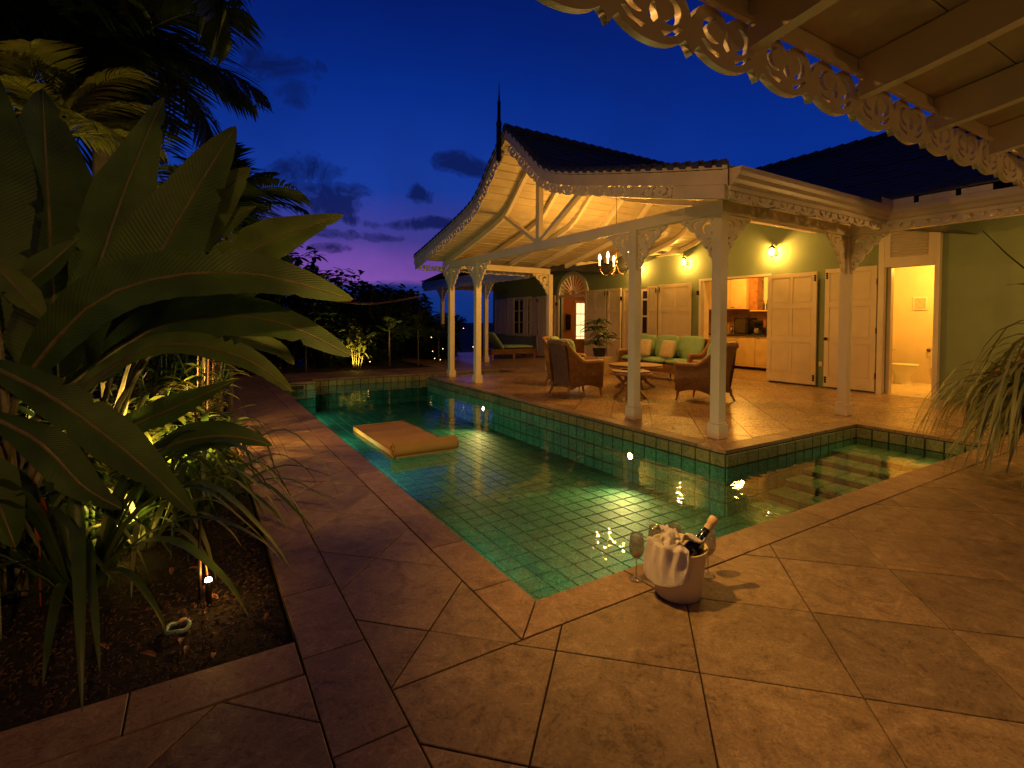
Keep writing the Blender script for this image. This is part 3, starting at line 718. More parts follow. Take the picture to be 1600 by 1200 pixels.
# bathroom door case with the louvred vent above
b = MB(); b.box(WX-.10, 3.50, 0, WX+.05, 3.57, 3.12); b.box(WX-.10, 4.31, 0, WX+.05, 4.40, 3.12)
b.box(WX-.098, 3.572, 2.30, WX+.05, 4.308, 2.46); b.box(WX-.098, 3.572, 2.93, WX+.05, 4.308, 3.12); b.box(WX-.03, 3.572, 2.46, WX+.05, 4.308, 2.93)
vent = b.put('vent_frame', WH, villa)
b = MB(); b.box(WX-.095, 3.572, 2.46, WX-.04, 3.66, 2.93); b.put('vent_stile', WH, vent); MB().box(WX-.095, 4.22, 2.46, WX-.04, 4.308, 2.93).put('vent_stile', WH, vent)
for i in range(9):
    z = 2.485+i*.0515
    b = MB(); b.beam((WX-.066, 3.661, z), (WX-.066, 4.219, z), .055, .012, up=V((-.8, 0, .6))); b.put('louvre_slat', WH, vent)
b = MB(); b.bev(WX+.03, 4.245, 0, WX+.14, 4.30, 2.298, .004); b.put('door_lining', WH, villa)
# open bathroom door seen edge-on
b = MB(); b.bev(WX+.17, 3.585, .01, WX+.90, 3.625, 2.28, .004); dr = b.put('bathroom_door', M_['wood'], villa)
# --- shutters: frame with raised rails, recessed panels, strap hinges
def shutter(y0, y1, z0, z1, x=WX-.06, cols=2, rows=3, hinge=None, knob=None, open_=None, rot=0, piv=None, lab=None, bottoms=.20):
    m = None
    if rot: m = Matrix.Translation((x, piv, 0)) @ Matrix.Rotation(radians(rot), 4, 'Z') @ Matrix.Translation((-x, -piv, 0))
    W_ = y1-y0; st = min(.085, W_*.16); H_ = z1-z0; th = .038
    b = MB(); b.bev(x-th/2, y0, z0, x+th/2, y0+st, z1, .003, m); b.bev(x-th/2, y1-st, z0, x+th/2, y1, z1, .003, m)
    rb = st+.02; avail = H_-bottoms-st-rb*(rows-1)
    hs = [avail*f for f in ((.36, .335, .305) if rows == 3 else [1/rows]*rows)]
    z = z0; rails = [(z0, z0+bottoms)]; z = z0+bottoms; cells = []
    for i, h in enumerate(hs):
        cells.append((z, z+h)); z += h
        if i < rows-1: rails.append((z, z+rb)); z += rb
    rails.append((z, z1))
    for a, c_ in rails: b.bev(x-th/2+.002, y0+st, a, x+th/2-.002, y1-st, c_, .002, m)
    mw = .05
    if cols == 2:
        for a, c_ in cells: b.bev(x-th/2+.003, (y0+y1)/2-mw/2, a, x+th/2-.003, (y0+y1)/2+mw/2, c_, .002, m)
    s = b.put('shutter', SHT, villa)
    if lab: s['label'] = lab
    for a, c_ in cells:
        for j in range(cols):
            if cols == 2: ya, yb = ((y0+st, (y0+y1)/2-mw/2), ((y0+y1)/2+mw/2, y1-st))[j]
            else: ya, yb = y0+st, y1-st
            p = MB(); p.bev(x-.006, ya+.001, a+.001, x+.006, yb-.001, c_-.001, .001, m); p.bev(x-.012, ya+.03, a+.03, x-.0055, yb-.03, c_-.03, .005, m); p.put('panel', SHT, s)
    if hinge:
        hy = y0+.035 if hinge == 'lo' else y1-.035
        for hz in (z1-.13, z0+.14):
            p = MB()
            for dz in (-.045, 0, .045): p.lathe([(0, -.02), (.022, -.008), (.022, .008), (0, .02)], 8, (x-th/2-.008, hy, hz+dz), None if not m else None)
            p.box(x-th/2-.010, hy-.008, hz-.06, x-th/2-.001, hy+.008, hz+.06); p.put('hinge', M_['iron'], s)
    if knob:
        p = MB(); p.lathe([(0, 0), (.014, 0), (.014, .03), (.032, .04), (.034, .055), (.02, .07), (0, .072)], 12, (x-th/2, knob, .98), Matrix.Rotation(-pi/2, 4, 'Y')); p.put('knob', M_['iron'], s)
    return s
shutter(5.49, 6.51, .035, 2.325, hinge='lo'); shutter(4.43, 5.33, .03, 2.35, hinge='hi', knob=5.28)
shutter(8.56, 9.62, .035, 2.29, hinge='hi'); shutter(9.67, 10.02, .035, 2.27, cols=1, hinge='lo')
shutter(11.70, 12.70, .035, 2.285, hinge='lo'); shutter(11.06, 11.64, .035, 2.285, cols=1, hinge='hi')
shutter(14.30, 14.85, .03, 2.20, cols=1); shutter(14.87, 15.44, .03, 2.20, cols=1, hinge='hi')
shutter(10.36, 11.02, .035, 2.26, cols=1, x=WX-.02)
# glass door standing in the second opening
b = MB(); b.box(WX+.01, 9.785, .0, WX+.05, 9.86, 2.24); b.box(WX+.01, 10.28, .0, WX+.05, 10.355, 2.24); gd = b.put('glass_door', WH, villa)
for z in (.35, .95, 1.45, 1.92, 2.18): MB().box(WX+.014, 9.86, z-.025, WX+.046, 10.28, z+.025).put('glazing_bar', WH, gd)
MB().box(WX+.026, 9.86, .02, WX+.032, 10.28, 2.2).put('pane', M_['glass_pane'], gd)
# strap hinges on jambs
for y, z in ((8.36, 2.02), (8.36, .75), (4.415, 2.05), (4.415, 1.15), (4.415, .32), (14.22, 1.9), (14.22, .75), (11.045, 1.98)):
    MB().bev(WX-.095, y-.014, z-.055, WX-.036, y+.014, z+.055, .004).put('hinge', M_['iron'], villa)
# --- far window with shutters folded back
frame(15.95, 17.55, .78, 2.16, .06, name='window_frame', sill=True)
wn = MB()
for yy in (15.97, 16.76, 17.48): wn.box(WX+.02, yy, .80, WX+.06, yy+.05, 2.15)
for zz in (.80, 1.24, 1.68, 2.11): wn.box(WX+.022, 16.0, zz, WX+.058, 17.5, zz+.03)
wn.put('window_sash', WH, villa)
MB().add([(WX+.05, 15.96, .79), (WX+.05, 17.54, .79), (WX+.05, 17.54, 2.15), (WX+.05, 15.96, 2.15)], [(0, 1, 2, 3)]).put('pane', M_['glass_pane'], villa)
for ya, yb in ((15.28, 15.90), (16.02, 16.34), (17.0, 17.5), (17.62, 18.1), (18.15, 18.5)):
    s = shutter(ya, yb, .76, 2.18, cols=1, x=WX-.06, hinge='lo' if ya < 15.5 else None, bottoms=.09)
MB().box(WX+.06, 16.36, .95, WX+.07, 16.62, 2.0).put('lit_pane', M_['litpane'], villa)
# --- arched doorway: casing, transom, fanlight with rays
b = MB(); n = 24
for i in range(n):
    a0, a1 = pi*i/n, pi*(i+1)/n
    q = [(cy_+r*cos(a), 2.18+r*.93*sin(a)) for r, a in ((.70, a0), (.84, a0), (.84, a1), (.70, a1))]
    b.add([(x, yy, zz) for x in (WX-.04, WX+.06) for yy, zz in q], [(0, 1, 2, 3), (7, 6, 5, 4), (0, 3, 7, 4), (1, 5, 6, 2)])
b.box(WX-.045, 12.58, 0, WX+.06, 12.72, 2.179); b.box(WX-.045, 14.12, 0, WX+.06, 14.26, 2.179)
fan = b.put('arched_door_frame', WH, villa)
MB().box(WX-.03, 12.722, 2.12, WX+.07, 14.118, 2.20).put('transom', WH, fan)
for i in range(1, 12):
    a = pi*i/12; MB().beam((WX+.02, cy_+.14*cos(a), 2.2+.14*.93*sin(a)), (WX+.02, cy_+.705*cos(a), 2.18+.70*.93*sin(a)), .022, .035, up=V((1, 0, 0))).put('ray', WH, fan)
b = MB()
for i in range(12):
    a0, a1 = pi*i/12, pi*(i+1)/12
    b.beam((WX+.021, cy_+.15*cos(a0), 2.2+.14*sin(a0)), (WX+.021, cy_+.15*cos(a1), 2.2+.14*sin(a1)), .03, .04, up=V((1, 0, 0)))
b.put('fan_hub', WH, fan)
# ------------------------------------------------------------------ posts
def place_plate(me, name, mtx, parent): return link(name, me, parent, None, mtx)
def axes(o, ex, ey, ez): return Matrix(((ex[0], ey[0], ez[0], o[0]), (ex[1], ey[1], ez[1], o[1]), (ex[2], ey[2], ez[2], o[2]), (0, 0, 0, 1)))
def post(x, y, parent, dirs, top=2.5, s=.058):
    b = MB(); b.bev(x-s, y-s, .16, x+s, y+s, top, .006); p = b.put('veranda_post', WH, parent)
    b = MB(); b.bev(x-.08, y-.08, .0, x+.08, y+.08, .162, .006); b.bev(x-.07, y-.07, .163, x+.07, y+.07, .18, .006); b.put('plinth', WH, p)
    for dx, dy in dirs:
        m = axes((x+dx*s, y+dy*s, top-.002), (dx, dy, 0), (0, 0, 1), (dy, -dx, 0)); place_plate(BR, 'bracket', m, p)
    return p
yp = (3.62, 4.91, 9.39, 10.68)
post(4.95, yp[0], porch, [(0, 1), (1, 0)]); post(4.95, yp[1], porch, [(0, 1), (0, -1)]); post(4.95, yp[2], porch, [(0, 1), (0, -1)]); post(4.95, yp[3], porch, [(0, -1), (0, 1)])
post(7.73, 3.62, porch, [(-1, 0), (0, -1)]); post(7.73, 10.68, porch, [(-1, 0), (0, 1)])
for y in (14.1, 17.45): post(7.73, y, villa, [(0, 1), (0, -1)])
post(7.73, .9, villa, [(0, 1), (0, -1)]) if False else None
# --- beams
b = MB(); b.bev(4.90, 3.56, 2.5, 5.0, 10.74, 2.645, .004); b.put('tie_beam', WH, porch)
for y in (3.62, 10.68): b = MB(); b.bev(5.002, y-.05, 2.502, 7.68, y+.05, 2.643, .004); b.put('side_beam', WH, porch)
b = MB(); b.bev(7.682, -3, 2.499, 7.778, 3.568, 2.641, .004); b.put('veranda_beam', WH, villa)
b = MB(); b.bev(7.682, 10.732, 2.499, 7.778, 18.7, 2.641, .004); b.put('veranda_beam', WH, villa)
# --- truss timbers at the front and at the middle
for X in (4.95,):
    MB().bev(X-.045, PC-.05, 2.647, X+.045, PC+.05, 4.19, .004).put('king_post', WH, porch)
    for sgn in (1, -1): MB().beam((X, PC+sgn*.06, 2.66), (X, PC+sgn*1.16, 3.29), .06, .085, up=V((1, 0, 0))).put('strut', WH, porch)
cz = lambda x: 2.70+(x-7.5)*.165          # long veranda ceiling, rising to the wall
def dcross(x):
    d = 0.
    while d < 4.05 and pz(d)-.115 > cz(x): d += .02
    return d
# --- rafters following the bell-cast curve
def along(d0, d1, off, n=22): return [(d0+(d1-d0)*i/n, pz(d0+(d1-d0)*i/n)+off) for i in range(n+1)]
for X in (4.95, 5.75, 6.55, 7.35, 8.15, 8.95, 9.75, 10.5):
    for sgn in (1, -1):
        b = MB(); P = along(.03, 3.95 if X < 7.6 else dcross(X)-.02, -.145, 20)
        for i in range(20):
            (a, za), (c_, zc) = P[i], P[i+1]; h = .10
            vs = [(x, PC+sgn*d, z) for x in (X-.035, X+.035) for d, z in ((a, za), (a, za-h), (c_, zc-h), (c_, zc))]
            fs = [(0, 1, 2, 3), (7, 6, 5, 4), (0, 3, 7, 4), (1, 5, 6, 2)]
            b.add(vs, [f if sgn > 0 else f[::-1] for f in fs])
        b.put('rafter', WH, porch)
# --- ceiling planks, one board at a time, both slopes
def arclen():
    out = [(0, 0.)]; 
    N_ = 200
    for i in range(N_):
        a, c_ = 4.05*i/N_, 4.05*(i+1)/N_; out.append((c_, out[-1][1]+math.hypot(c_-a, pz(c_)-pz(a))))
    return out
AL = arclen(); TOT = AL[-1][1]
def d_at(s):
    for (a, sa), (b_, sb) in zip(AL, AL[1:]):
        if s <= sb: return a+(b_-a)*(s-sa)/(sb-sa)
    return AL[-1][0]
PW = .155; npl = int(TOT/PW)
for sgn in (1, -1):
    for i in range(npl):
        d0, d1 = d_at(i*PW+.008), d_at((i+1)*PW-.008); z0, z1 = pz(d0)-.115-.003*(i % 2), pz(d1)-.113-.003*(i % 3)
        b = MB()
        def fn(p, t, sgn=sgn): return (t, PC+sgn*p[0], p[1])
        b.extr([(d0, z0), (d1, z1), (d1, z1-.018), (d0, z0-.018)], fn, 4.33, max(7.5, min(WX-.004, 7.5+(z0-2.70)/.165))); b.put('ceiling_plank', WB, porch)
# roof deck between planks and shingles
b = MB()
for sgn in (1, -1):
    P = along(0, 4.1, -.06, 26)
    for (a, za), (c_, zc) in zip(P, P[1:]):
        b.add([(4.30, PC+sgn*a, za), (4.30, PC+sgn*c_, zc), (11.6, PC+sgn*c_, zc), (11.6, PC+sgn*a, za)], [(0, 1, 2, 3)])
b.put('roof_deck', M_['shingle'], porch)
# --- bargeboards and their fretwork
for sgn in (1, -1):
    b = MB(); P = along(.0, 4.1, -.01, 30)
    for (a, za), (c_, zc) in zip(P, P[1:]):
        h = .17; vs = [(x, PC+sgn*d, z) for x in (4.27, 4.305) for d, z in ((a, za), (a, za-h), (c_, zc-h), (c_, zc))]
        b.add(vs, [(0, 1, 2, 3), (7, 6, 5, 4), (0, 3, 7, 4), (1, 5, 6, 2)])
        h2 = .035; vs = [(x, PC+sgn*d, z+.012) for x in (4.25, 4.269) for d, z in ((a, za), (a, za-h2), (c_, zc-h2), (c_, zc))]
        b.add(vs, [(0, 1, 2, 3), (7, 6, 5, 4), (0, 3, 7, 4), (1, 5, 6, 2)])
    bb = b.put('bargeboard', M_['fascia'], porch)
    s = .16
    while s+.33 < TOT-.36:
        d0, d1 = d_at(s), d_at(s+.335); z0, z1 = pz(d0)-.175, pz(d1)-.175
        ex = V((0, sgn*(d1-d0), z1-z0)); L = ex.length; ex.normalize(); ez = V((1, 0, 0)) if sgn < 0 else V((-1, 0, 0)); ey = ez.cross(ex)
        if ey.z < 0: ey = -ey; ez = -ez
        m = axes((4.29, PC+sgn*d0, z0), ex*(L/.38), ey*.92, ez); place_plate(FR_SM, 'fretwork_panel', m, bb); s += .335
    # plain board to the eave corner
    d0, d1 = d_at(s), 4.06
    MB().extr([(d0, pz(d0)-.182), (d1, pz(d1)-.182), (d1, pz(d1)-.31), (d0, pz(d0)-.31)], lambda p, t, sgn=sgn: (t, PC+sgn*p[0], p[1]), 4.275, 4.30).put('corner_board', M_['fascia'], bb)
# finial
MB().lathe([(0, 3.93), (.045, 3.95), (.042, 4.5), (.05, 4.54), (.03, 4.60), (.026, 4.86), (.032, 4.88), (.016, 4.92), (.010, 5.05), (.003, 5.22), (0, 5.23)], 10, (4.24, PC+.16-.0, 0)).put('finial', M_['iron'], porch)
# --- shingles
def shingle(b, o, u, v, n, L, W_, th=.014, lift=.022):
    """o lower-left corner at surface, u along course, v up slope, n normal"""
    p = [o+n*lift, o+u*W_+n*lift, o+u*W_+v*L+n*.004, o+v*L+n*.004]; q = [p[0]-n*th, p[1]-n*th]
    b.add([*p, *q], [(0, 1, 2, 3), (4, 5, 1, 0), (0, 3, 4), (1, 5, 2)])
rnd = random.Random(9)
b = MB(); caps = MB()
for sgn in (-1, 1):
    ex = .155; s = TOT+.03; row_ = 0
    while s > 0.02:
        s1 = max(0, s-ex*1.5); d0 = d_at(min(s, TOT)); d1 = d_at(s1); o = V((4.26, PC+sgn*d0, pz(d0)-.005)); v = (V((4.26, PC+sgn*d1, pz(d1)-.005))-o); L = v.length
        if L < .02: break
        v.normalize(); u = V((1, 0, 0)); nrm = u.cross(v); nrm = nrm if nrm.z > 0 else -nrm
        x = 4.26-(row_ % 2)*.09
        while x < 11.3:
            w_ = rnd.uniform(.15, .2); xx = max(x, 4.255)
            if not (mz(xx) > pz(d0)+.12 and xx > 8.0): shingle(b, V((xx, o.y, o.z)), u, v, nrm, L, w_-.004, lift=.022+rnd.uniform(-.004, .008))
            x += w_
        s -= ex; row_ += 1
    # overlapping round verge tiles up the gable edge
    s = TOT+.05
    while s > .0:
        d0, d1 = d_at(min(s, TOT)), d_at(max(0, s-.19))
        if d0-d1 > .01: caps.tube([(4.30, PC+sgn*d0, pz(d0)+.012), (4.30, PC+sgn*d1, pz(d1)-.004)], [.062, .046], 9)
        s -= .16
x = 4.25
while x < 10.4: caps.tube([(x, PC, 4.43), (x+.24, PC, 4.415)], [.075, .058], 9); x += .2
b.put('roof_shingles', M_['shingle'], porch, 'stuff'); caps.put('ridge_tiles', M_['shingle'], porch, 'stuff')
# --- main roof: eave slope with hipped end, shingled where the porch roof does not cover it
b = MB(); dk = MB()
def covered(x, y): 
    d = abs(y-PC); return d < 4.12 and pz(d) > mz(x)-.01
MS = []; 
xs_ = [MPROF[0][0]]
N_ = 160
for i in range(N_):
    a, c_ = 7.45+3.55*i/N_, 7.45+3.55*(i+1)/N_; MS.append((a, c_, math.hypot(c_-a, mz(c_)-mz(a))))
x = 7.45; row_ = 0
def step_x(x, s):
    while s > 0 and x < 11: dx_ = .02; s -= math.hypot(dx_, mz(x+dx_)-mz(x)); x += dx_
    return min(x, 11)
while x < 10.97:
    xn = step_x(x, .155); x2 = step_x(x, .24); v = V((x2-x, 0, mz(x2)-mz(x))); L = v.length; v.normalize(); u = V((0, 1, 0)); nrm = v.cross(u); nrm = nrm if nrm.z > 0 else -nrm
    yend = 18.95-(x-7.45)*.9
    y = -7-(row_ % 2)*.09
    while y < yend:
        w_ = rnd.uniform(.16, .22)
        if (y < 3.4 or y > 10.9 or not covered(x+.02, y)) : shingle(b, V((x, y, mz(x))), u, v, nrm, L, w_-.004, lift=.022+rnd.uniform(-.004, .008))
        y += w_
    x = xn; row_ += 1
ny_ = 130; nx_ = 36
for i in range(nx_):
    for j in range(ny_):
        xa, xb = 7.45+3.55*i/nx_, 7.45+3.55*(i+1)/nx_; ya, yb = -7+26*j/ny_, -7+26*(j+1)/ny_
        if ya > 18.95-(xa-7.45)*.9: continue
        if 3.0 < (ya+yb)/2 < 11.3 and covered((xa+xb)/2-.05, (ya+yb)/2): continue
        dk.add([(xa, ya, mz(xa)-.02), (xb, ya, mz(xb)-.02), (xb, yb, mz(xb)-.02), (xa, yb, mz(xa)-.02)], [(0, 1, 2, 3)])
dk.add([(11, -7, 4.76), (15.5, -7, 2.8), (15.5, 18.9, 2.8), (11, 15.7, 4.76)], [(0, 1, 2, 3)]); dk.add([(7.45, 18.95, 2.82), (11, 15.7, 4.76), (15.5, 18.95, 2.8)], [(0, 1, 2)])
dk.put('roof_deck', M_['shingle'], villa); b.put('roof_shingles', M_['shingle'], villa, 'stuff')
caps = MB(); y = -7
while y < 15.7: caps.tube([(11, y, 4.80), (11, y+.3, 4.785)], [.08, .06], 8); y += .25
caps.put('ridge_tiles', M_['shingle'], villa, 'stuff')
# ceiling of the long veranda left and right of the porch: boards along the wall
for sd_ in (-1, 1):
    x = 7.52
    while x < WX-.05:
        x2 = min(x+.155, WX-.004); dc = dcross((x+x2)/2)-.03; y0, y1 = (-4, PC-dc) if sd_ < 0 else (PC+dc, 18.75)
        MB().extr([(x+.006, cz(x)), (x2-.006, cz(x2)), (x2-.006, cz(x2)+.018), (x+.006, cz(x)+.018)], lambda p, t: (p[0], t, p[1]), y0, y1).put('ceiling_plank', WB, villa); x = x2
for y in [9.5, 10.45, 11.4]+[12.4+1.05*i for i in range(6)]:
    xa = 7.55
    while dcross(xa) > y-PC-.05: xa += .05
    b = MB(); b.extr([(xa, cz(xa)-.10), (WX-.13, cz(WX-.13)-.10), (WX-.13, cz(WX-.13)-.002), (xa, cz(xa)-.002)], lambda p, t: (p[0], t, p[1]), y-.03, y+.03); b.put('rafter', WH, villa)
# cornice board on the wall left of the lanterns
MB().bev(WX-.12, 8.90, 3.05, WX-.001, 18.6, 3.195, .004).put('cornice', WH, porch)
# --- gutters, fascias and valances
GP = [(0, 0), (.035, 0), (.05, .012), (.062, .045), (.098, .072), (.112, .105), (.112, .128), (.122, .13), (.122, .15), (.0, .15)]
b = MB(); b.extr([(p[0], p[1]) for p in GP], lambda p, t: ((4.30 if t == 0 else 7.5-p[0]), 3.05-p[0], 2.605+p[1]), 0, 1); b.put('gutter', M_['gutter'], porch)
b = MB(); b.extr([(p[0], p[1]) for p in GP][::-1], lambda p, t: (7.5-p[0], (3.05-p[0] if t == 0 else -4), 2.603+p[1]), 0, 1); b.put('gutter', M_['gutter'], villa)
for (a, c_) in ((2.72, 2.98), (2.32, 2.70), (2.0, 2.30)): MB().box(7.386, a, 2.757, 7.392, c_-.03, 2.825+.01*(a > 2.5)).put('splash_guard', M_['gutter'], villa)
MB().box(7.10, 2.935, 2.757, 7.38, 2.941, 2.83).put('splash_guard', M_['gutter'], porch)
MB().box(4.31, 3.053, 2.56, 7.5, 3.075, 2.76).put('fascia', WH, porch)
MB().box(7.503, -4, 2.56, 7.525, 3.05, 2.76).put('fascia', WH, villa)
MB().box(7.503, 11.25, 2.56, 7.525, 18.9, 2.80).put('fascia', M_['fascia'], villa)
MB().box(7.503, 18.9, 2.56, 11, 18.92, 2.80).put('fascia', M_['fascia'], villa)
for i in range(8): place_plate(FR_SM, 'fretwork_panel', axes((4.36+i*.385, 3.09, 2.615), V((1.012, 0, 0)), V((0, 0, .95)), V((0, -1, 0))), porch)
for i in range(17): place_plate(FR_SM, 'fretwork_panel', axes((7.54, 3.10-i*.40, 2.61), V((0, -1.05, 0)), V((0, 0, .95)), V((-1, 0, 0))), villa)
for i in range(8): place_plate(FR_SM, 'fretwork_panel', axes((4.36+i*.385, 11.2, 2.60), V((1.012, 0, 0)), V((0, 0, .95)), V((0, -1, 0))), porch)
for i in range(19): place_plate(FR_SM, 'fretwork_panel', axes((7.49, 11.3+i*.39, 2.57), V((0, 1.02, 0)), V((0, 0, .95)), V((1, 0, 0))), villa)
# ------------------------------------------------------------------ near veranda roof over the camera
eave = thing('veranda_roof', 'near veranda roof with large scrollwork valance and exposed rafters overhead', 'roof', (4, 1.5, 2.4))
ER = Matrix.Translation((0, 1.5, 2.40)) @ Matrix.Rotation(radians(-.85), 4, 'Y')
def er(b, name, m): b.v = [tuple(ER @ V(p)) for p in b.v]; return b.put(name, m, eave)
for i in range(-6, 16):
    m = ER @ axes((1.344+i*.4755, 0, .27), V((1.001, 0, 0)), V((0, 0, 1.0)), V((0, -1, 0))); place_plate(FR_BIG, 'fretwork_panel', m, eave)
er(MB().bev(-2, -.045, .262, 8.8, -.019, .50, .003), 'fascia', M_['white'])
er(MB().bev(-2, -.075, .235, 8.8, -.046, .262, .003), 'trim_board', M_['white'])
sl_ = .21
for i in range(-3, 7):
    x = 2.235+i*1.025-.03; b = MB(); n = 8; P = []
    for j in range(n+1):
        y = -.048-2.2*j/n; z = .13+.0+(-y-.048)*(.12+.05*min(1, j/3)); P.append((y, z))
    for (ya, za), (yb, zb) in zip(P, P[1:]):
        vs = [(xx, yy, zz) for xx in (x-.035, x+.035) for yy, zz in ((ya, za), (yb, zb), (yb, zb+.21), (ya, za+.21))]
        b.add(vs, [(0, 1, 2, 3), (7, 6, 5, 4), (0, 4, 5, 1), (2, 6, 7, 3)])
    b.add([(xx, P[0][0], P[0][1]+dz) for xx in (x-.035, x+.035) for dz in (0, .21)], [(0, 1, 3, 2)])
    er(b, 'rafter', WH)
y = -.046
for j in range(6):
    y2 = y-.40; z1 = .345+(-y-.048)*.155; z2 = .345+(-y2-.048)*.155
    b = MB(); b.extr([(y-.004, z1), (y2+.004, z2), (y2+.004, z2+.02), (y-.004, z1+.02)], lambda p, t: (t, p[0], p[1]), -2, 8.8); er(b, 'soffit_board', WB); y = y2
b = MB(); b.extr([(.05, .40), (-2.6, .80), (-2.6, .86), (.05, .46)], lambda p, t: (t, p[0], p[1]), -2.1, 8.9); er(b, 'roof_deck', M_['shingle'])
t = thing('downlight', 'small round downlight under the near veranda roof', 'light', (1.25, 1.22, 2.56))
MB().lathe([(.0, .0), (.05, .0), (.055, .03), (.055, .10), (0, .10)], 16, (1.25, 1.22, 2.53)).put('housing', M_['bronze'], t)
lamp('downlight_light', (1.25, 1.22, 2.50), 12, .035, PATIO, 'SPOT', (1.6, 1.3, 0), 120, 1.0)
lamp('garden_floodlight', (.6, 2.3, 2.98), 340, .03, PATIO, 'SPOT', (3.0, 1.35, 0), 86, 1.0)
lamp('veranda_and_fill_light', (4.8, -2.2, 2.1), 25, .08, WARM); lamp('veranda_and_fill_light', (8.5, .85, 2.3), 85, .08, PATIO); lamp('veranda_and_fill_light', (1.4, -1.9, 2.3), 9, .08, WARM)  # first two stand for veranda lamps; the last is added fill on the bucket
lamp('roof_edge_floodlight', (.8, 2.1, 3.05), 110, .04, PATIO, 'SPOT', (6.6, 5.2, 1.6), 100, .7)
lamp('leaf_fill_light', (-.2, -1.6, 2.3), 170, .08, (1, .52, .13), 'SPOT', (-.8, 3.6, 1.35), 56, .9)  # unseen fill spot added to lift the banana leaves
lamp('path_fill_light', (1.1, .9, 2.4), 330, .06, (1, .52, .13), 'SPOT', (1.35, 5.6, 0), 50, 1.0)  # unseen fill spot added to brighten the path and float
# ================================================================== LAMPS ON THE WALL, CHANDELIER
def wall_lantern(y, label, z=2.80, x=WX):
    t = thing('wall_lantern', label, 'wall lantern', (x, y, z), 0, 'lanterns on the green veranda wall')
    BZ = M_['bronze']; cx = x-.17
    MB().lathe([(0, 0), (.045, 0), (.05, .012), (.03, .02), (0, .02)], 12, (x, y, z-.02), Matrix.Rotation(-pi/2, 4, 'Y')).put('back_plate', BZ, t)
    MB().tube([(x-.01, y, z), (x-.06, y, z+.06), (x-.12, y, z+.13), (x-.16, y, z+.13), (cx, y, z+.10)], .009, 7).put('arm', BZ, t)
    MB().lathe([(0, .20), (.010, .19), (.012, .165), (.006, .155), (.022, .14), (.05, .115), (.085, .085), (.092, .078), (.075, .074), (0, .074)], 12, (cx, y, z)).put('cap', BZ, t)
    MB().lathe([(.058, .072), (.066, .03), (.062, -.01), (.042, -.065), (.018, -.085), (0, -.086)], 12, (cx, y, z)).put('glass', M_['lantern_glow'], t); lamp('lantern_light', (cx, y, z), 120, .035)
    for j in range(6):
        a = 2*pi*j/6+.3
        MB().tube([(cx+r*cos(a), y+r*sin(a), z+q) for r, q in ((.064, .075), (.072, .03), (.068, -.01), (.047, -.067), (.02, -.09))], .0042, 5).put('rib', BZ, t)
    MB().lathe([(0, -.13), (.006, -.125), (.012, -.11), (.007, -.1), (.022, -.09), (.022, -.082), (0, -.08)], 10, (cx, y, z)).put('finial', BZ, t)
wall_lantern(6.39, 'lit bronze wall lantern high between the kitchen door and the six panel shutters')
wall_lantern(8.72, 'lit bronze wall lantern left of the kitchen doorway above closed shutters')
wall_lantern(10.35, 'lit bronze wall lantern half hidden behind a veranda post near the chandelier')
# chandelier
CX, CY2, CZ = 6.5, 6.93, 2.42
t = thing('chandelier', 'bronze candle chandelier with lit bulbs hanging under the gabled porch', 'chandelier', (CX, CY2, CZ))
MB().tube([(CX, CY2, 4.1), (CX, CY2, CZ+.0)], .006, 6).put('chain', M_['bronze'], t)
MB().lathe([(0, .10), (.012, .09), (.01, .02), (.03, -.02), (.03, -.05), (.012, -.08), (.02, -.12), (0, -.15)], 12, (CX, CY2, CZ)).put('hub', M_['bronze'], t)
for j in range(5):
    a = 2*pi*j/5+.95; ux, uy = cos(a), sin(a); R_ = .30
    P = [(CX+ux*r, CY2+uy*r, CZ+z) for r, z in ((.015, -.10), (.07, -.20), (.14, -.27), (.22, -.27), (.28, -.20), (R_, -.12))]
    MB().tube(P, .008, 7).put('arm', M_['bronze'], t)
    e = V((CX+ux*R_, CY2+uy*R_, CZ-.12))
    MB().lathe([(0, 0), (.035, .004), (.045, .02), (.014, .02), (.014, .03), (0, .03)], 10, e).put('cup', M_['bronze'], t)
    MB().lathe([(.013, .02), (.013, .12), (0, .12)], 10, e).put('candle', M_['candle'], t)
    MB().lathe([(0, .12), (.014, .125), (.029, .155), (.024, .20), (.009, .24), (0, .245)], 10, e).put('bulb', M_['flame'], t); lamp('bulb_light', e+V((0, 0, .165)), 58, .02)
# ================================================================== ROOMS
IW = M_['inwall']
def cabinet(name, x0, y0, z0, x1, y1, z1, n, m, label, cat, handle=True, gap=.006):
    t = thing(name, label, cat, ((x0+x1)/2, (y0+y1)/2, z0))
    MB().box(x0+.02, y0, z0, x1, y1, z1).put('carcass', m, t)
    w_ = (y1-y0)/n
    for i in range(n):
        a, c_ = y0+w_*i+gap, y0+w_*(i+1)-gap
        d = MB().bev(x0-.001, a, z0+.01, x0+.019, c_, z1-.01, .003).put('cabinet_door', m, t)
        MB().bev(x0-.006, a+.06, z0+.07, x0-.0015, c_-.06, z1-.07, .002).put('panel', m, d)
        if handle: MB().tube([(x0-.012, c_-.05, z0+.06 if z0 > 1 else z1-.06), (x0-.012, c_-.13, z0+.06 if z0 > 1 else z1-.06)], .006, 6).put('handle', M_['dark'], d)
    return t
cabinet('wall_cabinet', 12.95, 8.62, 1.66, 13.35, 10.6, 2.52, 4, M_['cab'], 'lit honey coloured wall cabinets above the kitchen sink', 'cabinet')
cabinet('base_cabinet', 12.75, 7.0, .08, 13.35, 10.6, .92, 6, M_['cab'], 'honey coloured base cabinets under the dark kitchen worktop', 'cabinet')
o = MB().bev(12.72, 6.98, .922, 13.38, 10.62, .96, .003).put('worktop', M_['counter']); tag(o, 'dark stone worktop on the kitchen base cabinets', 'worktop')
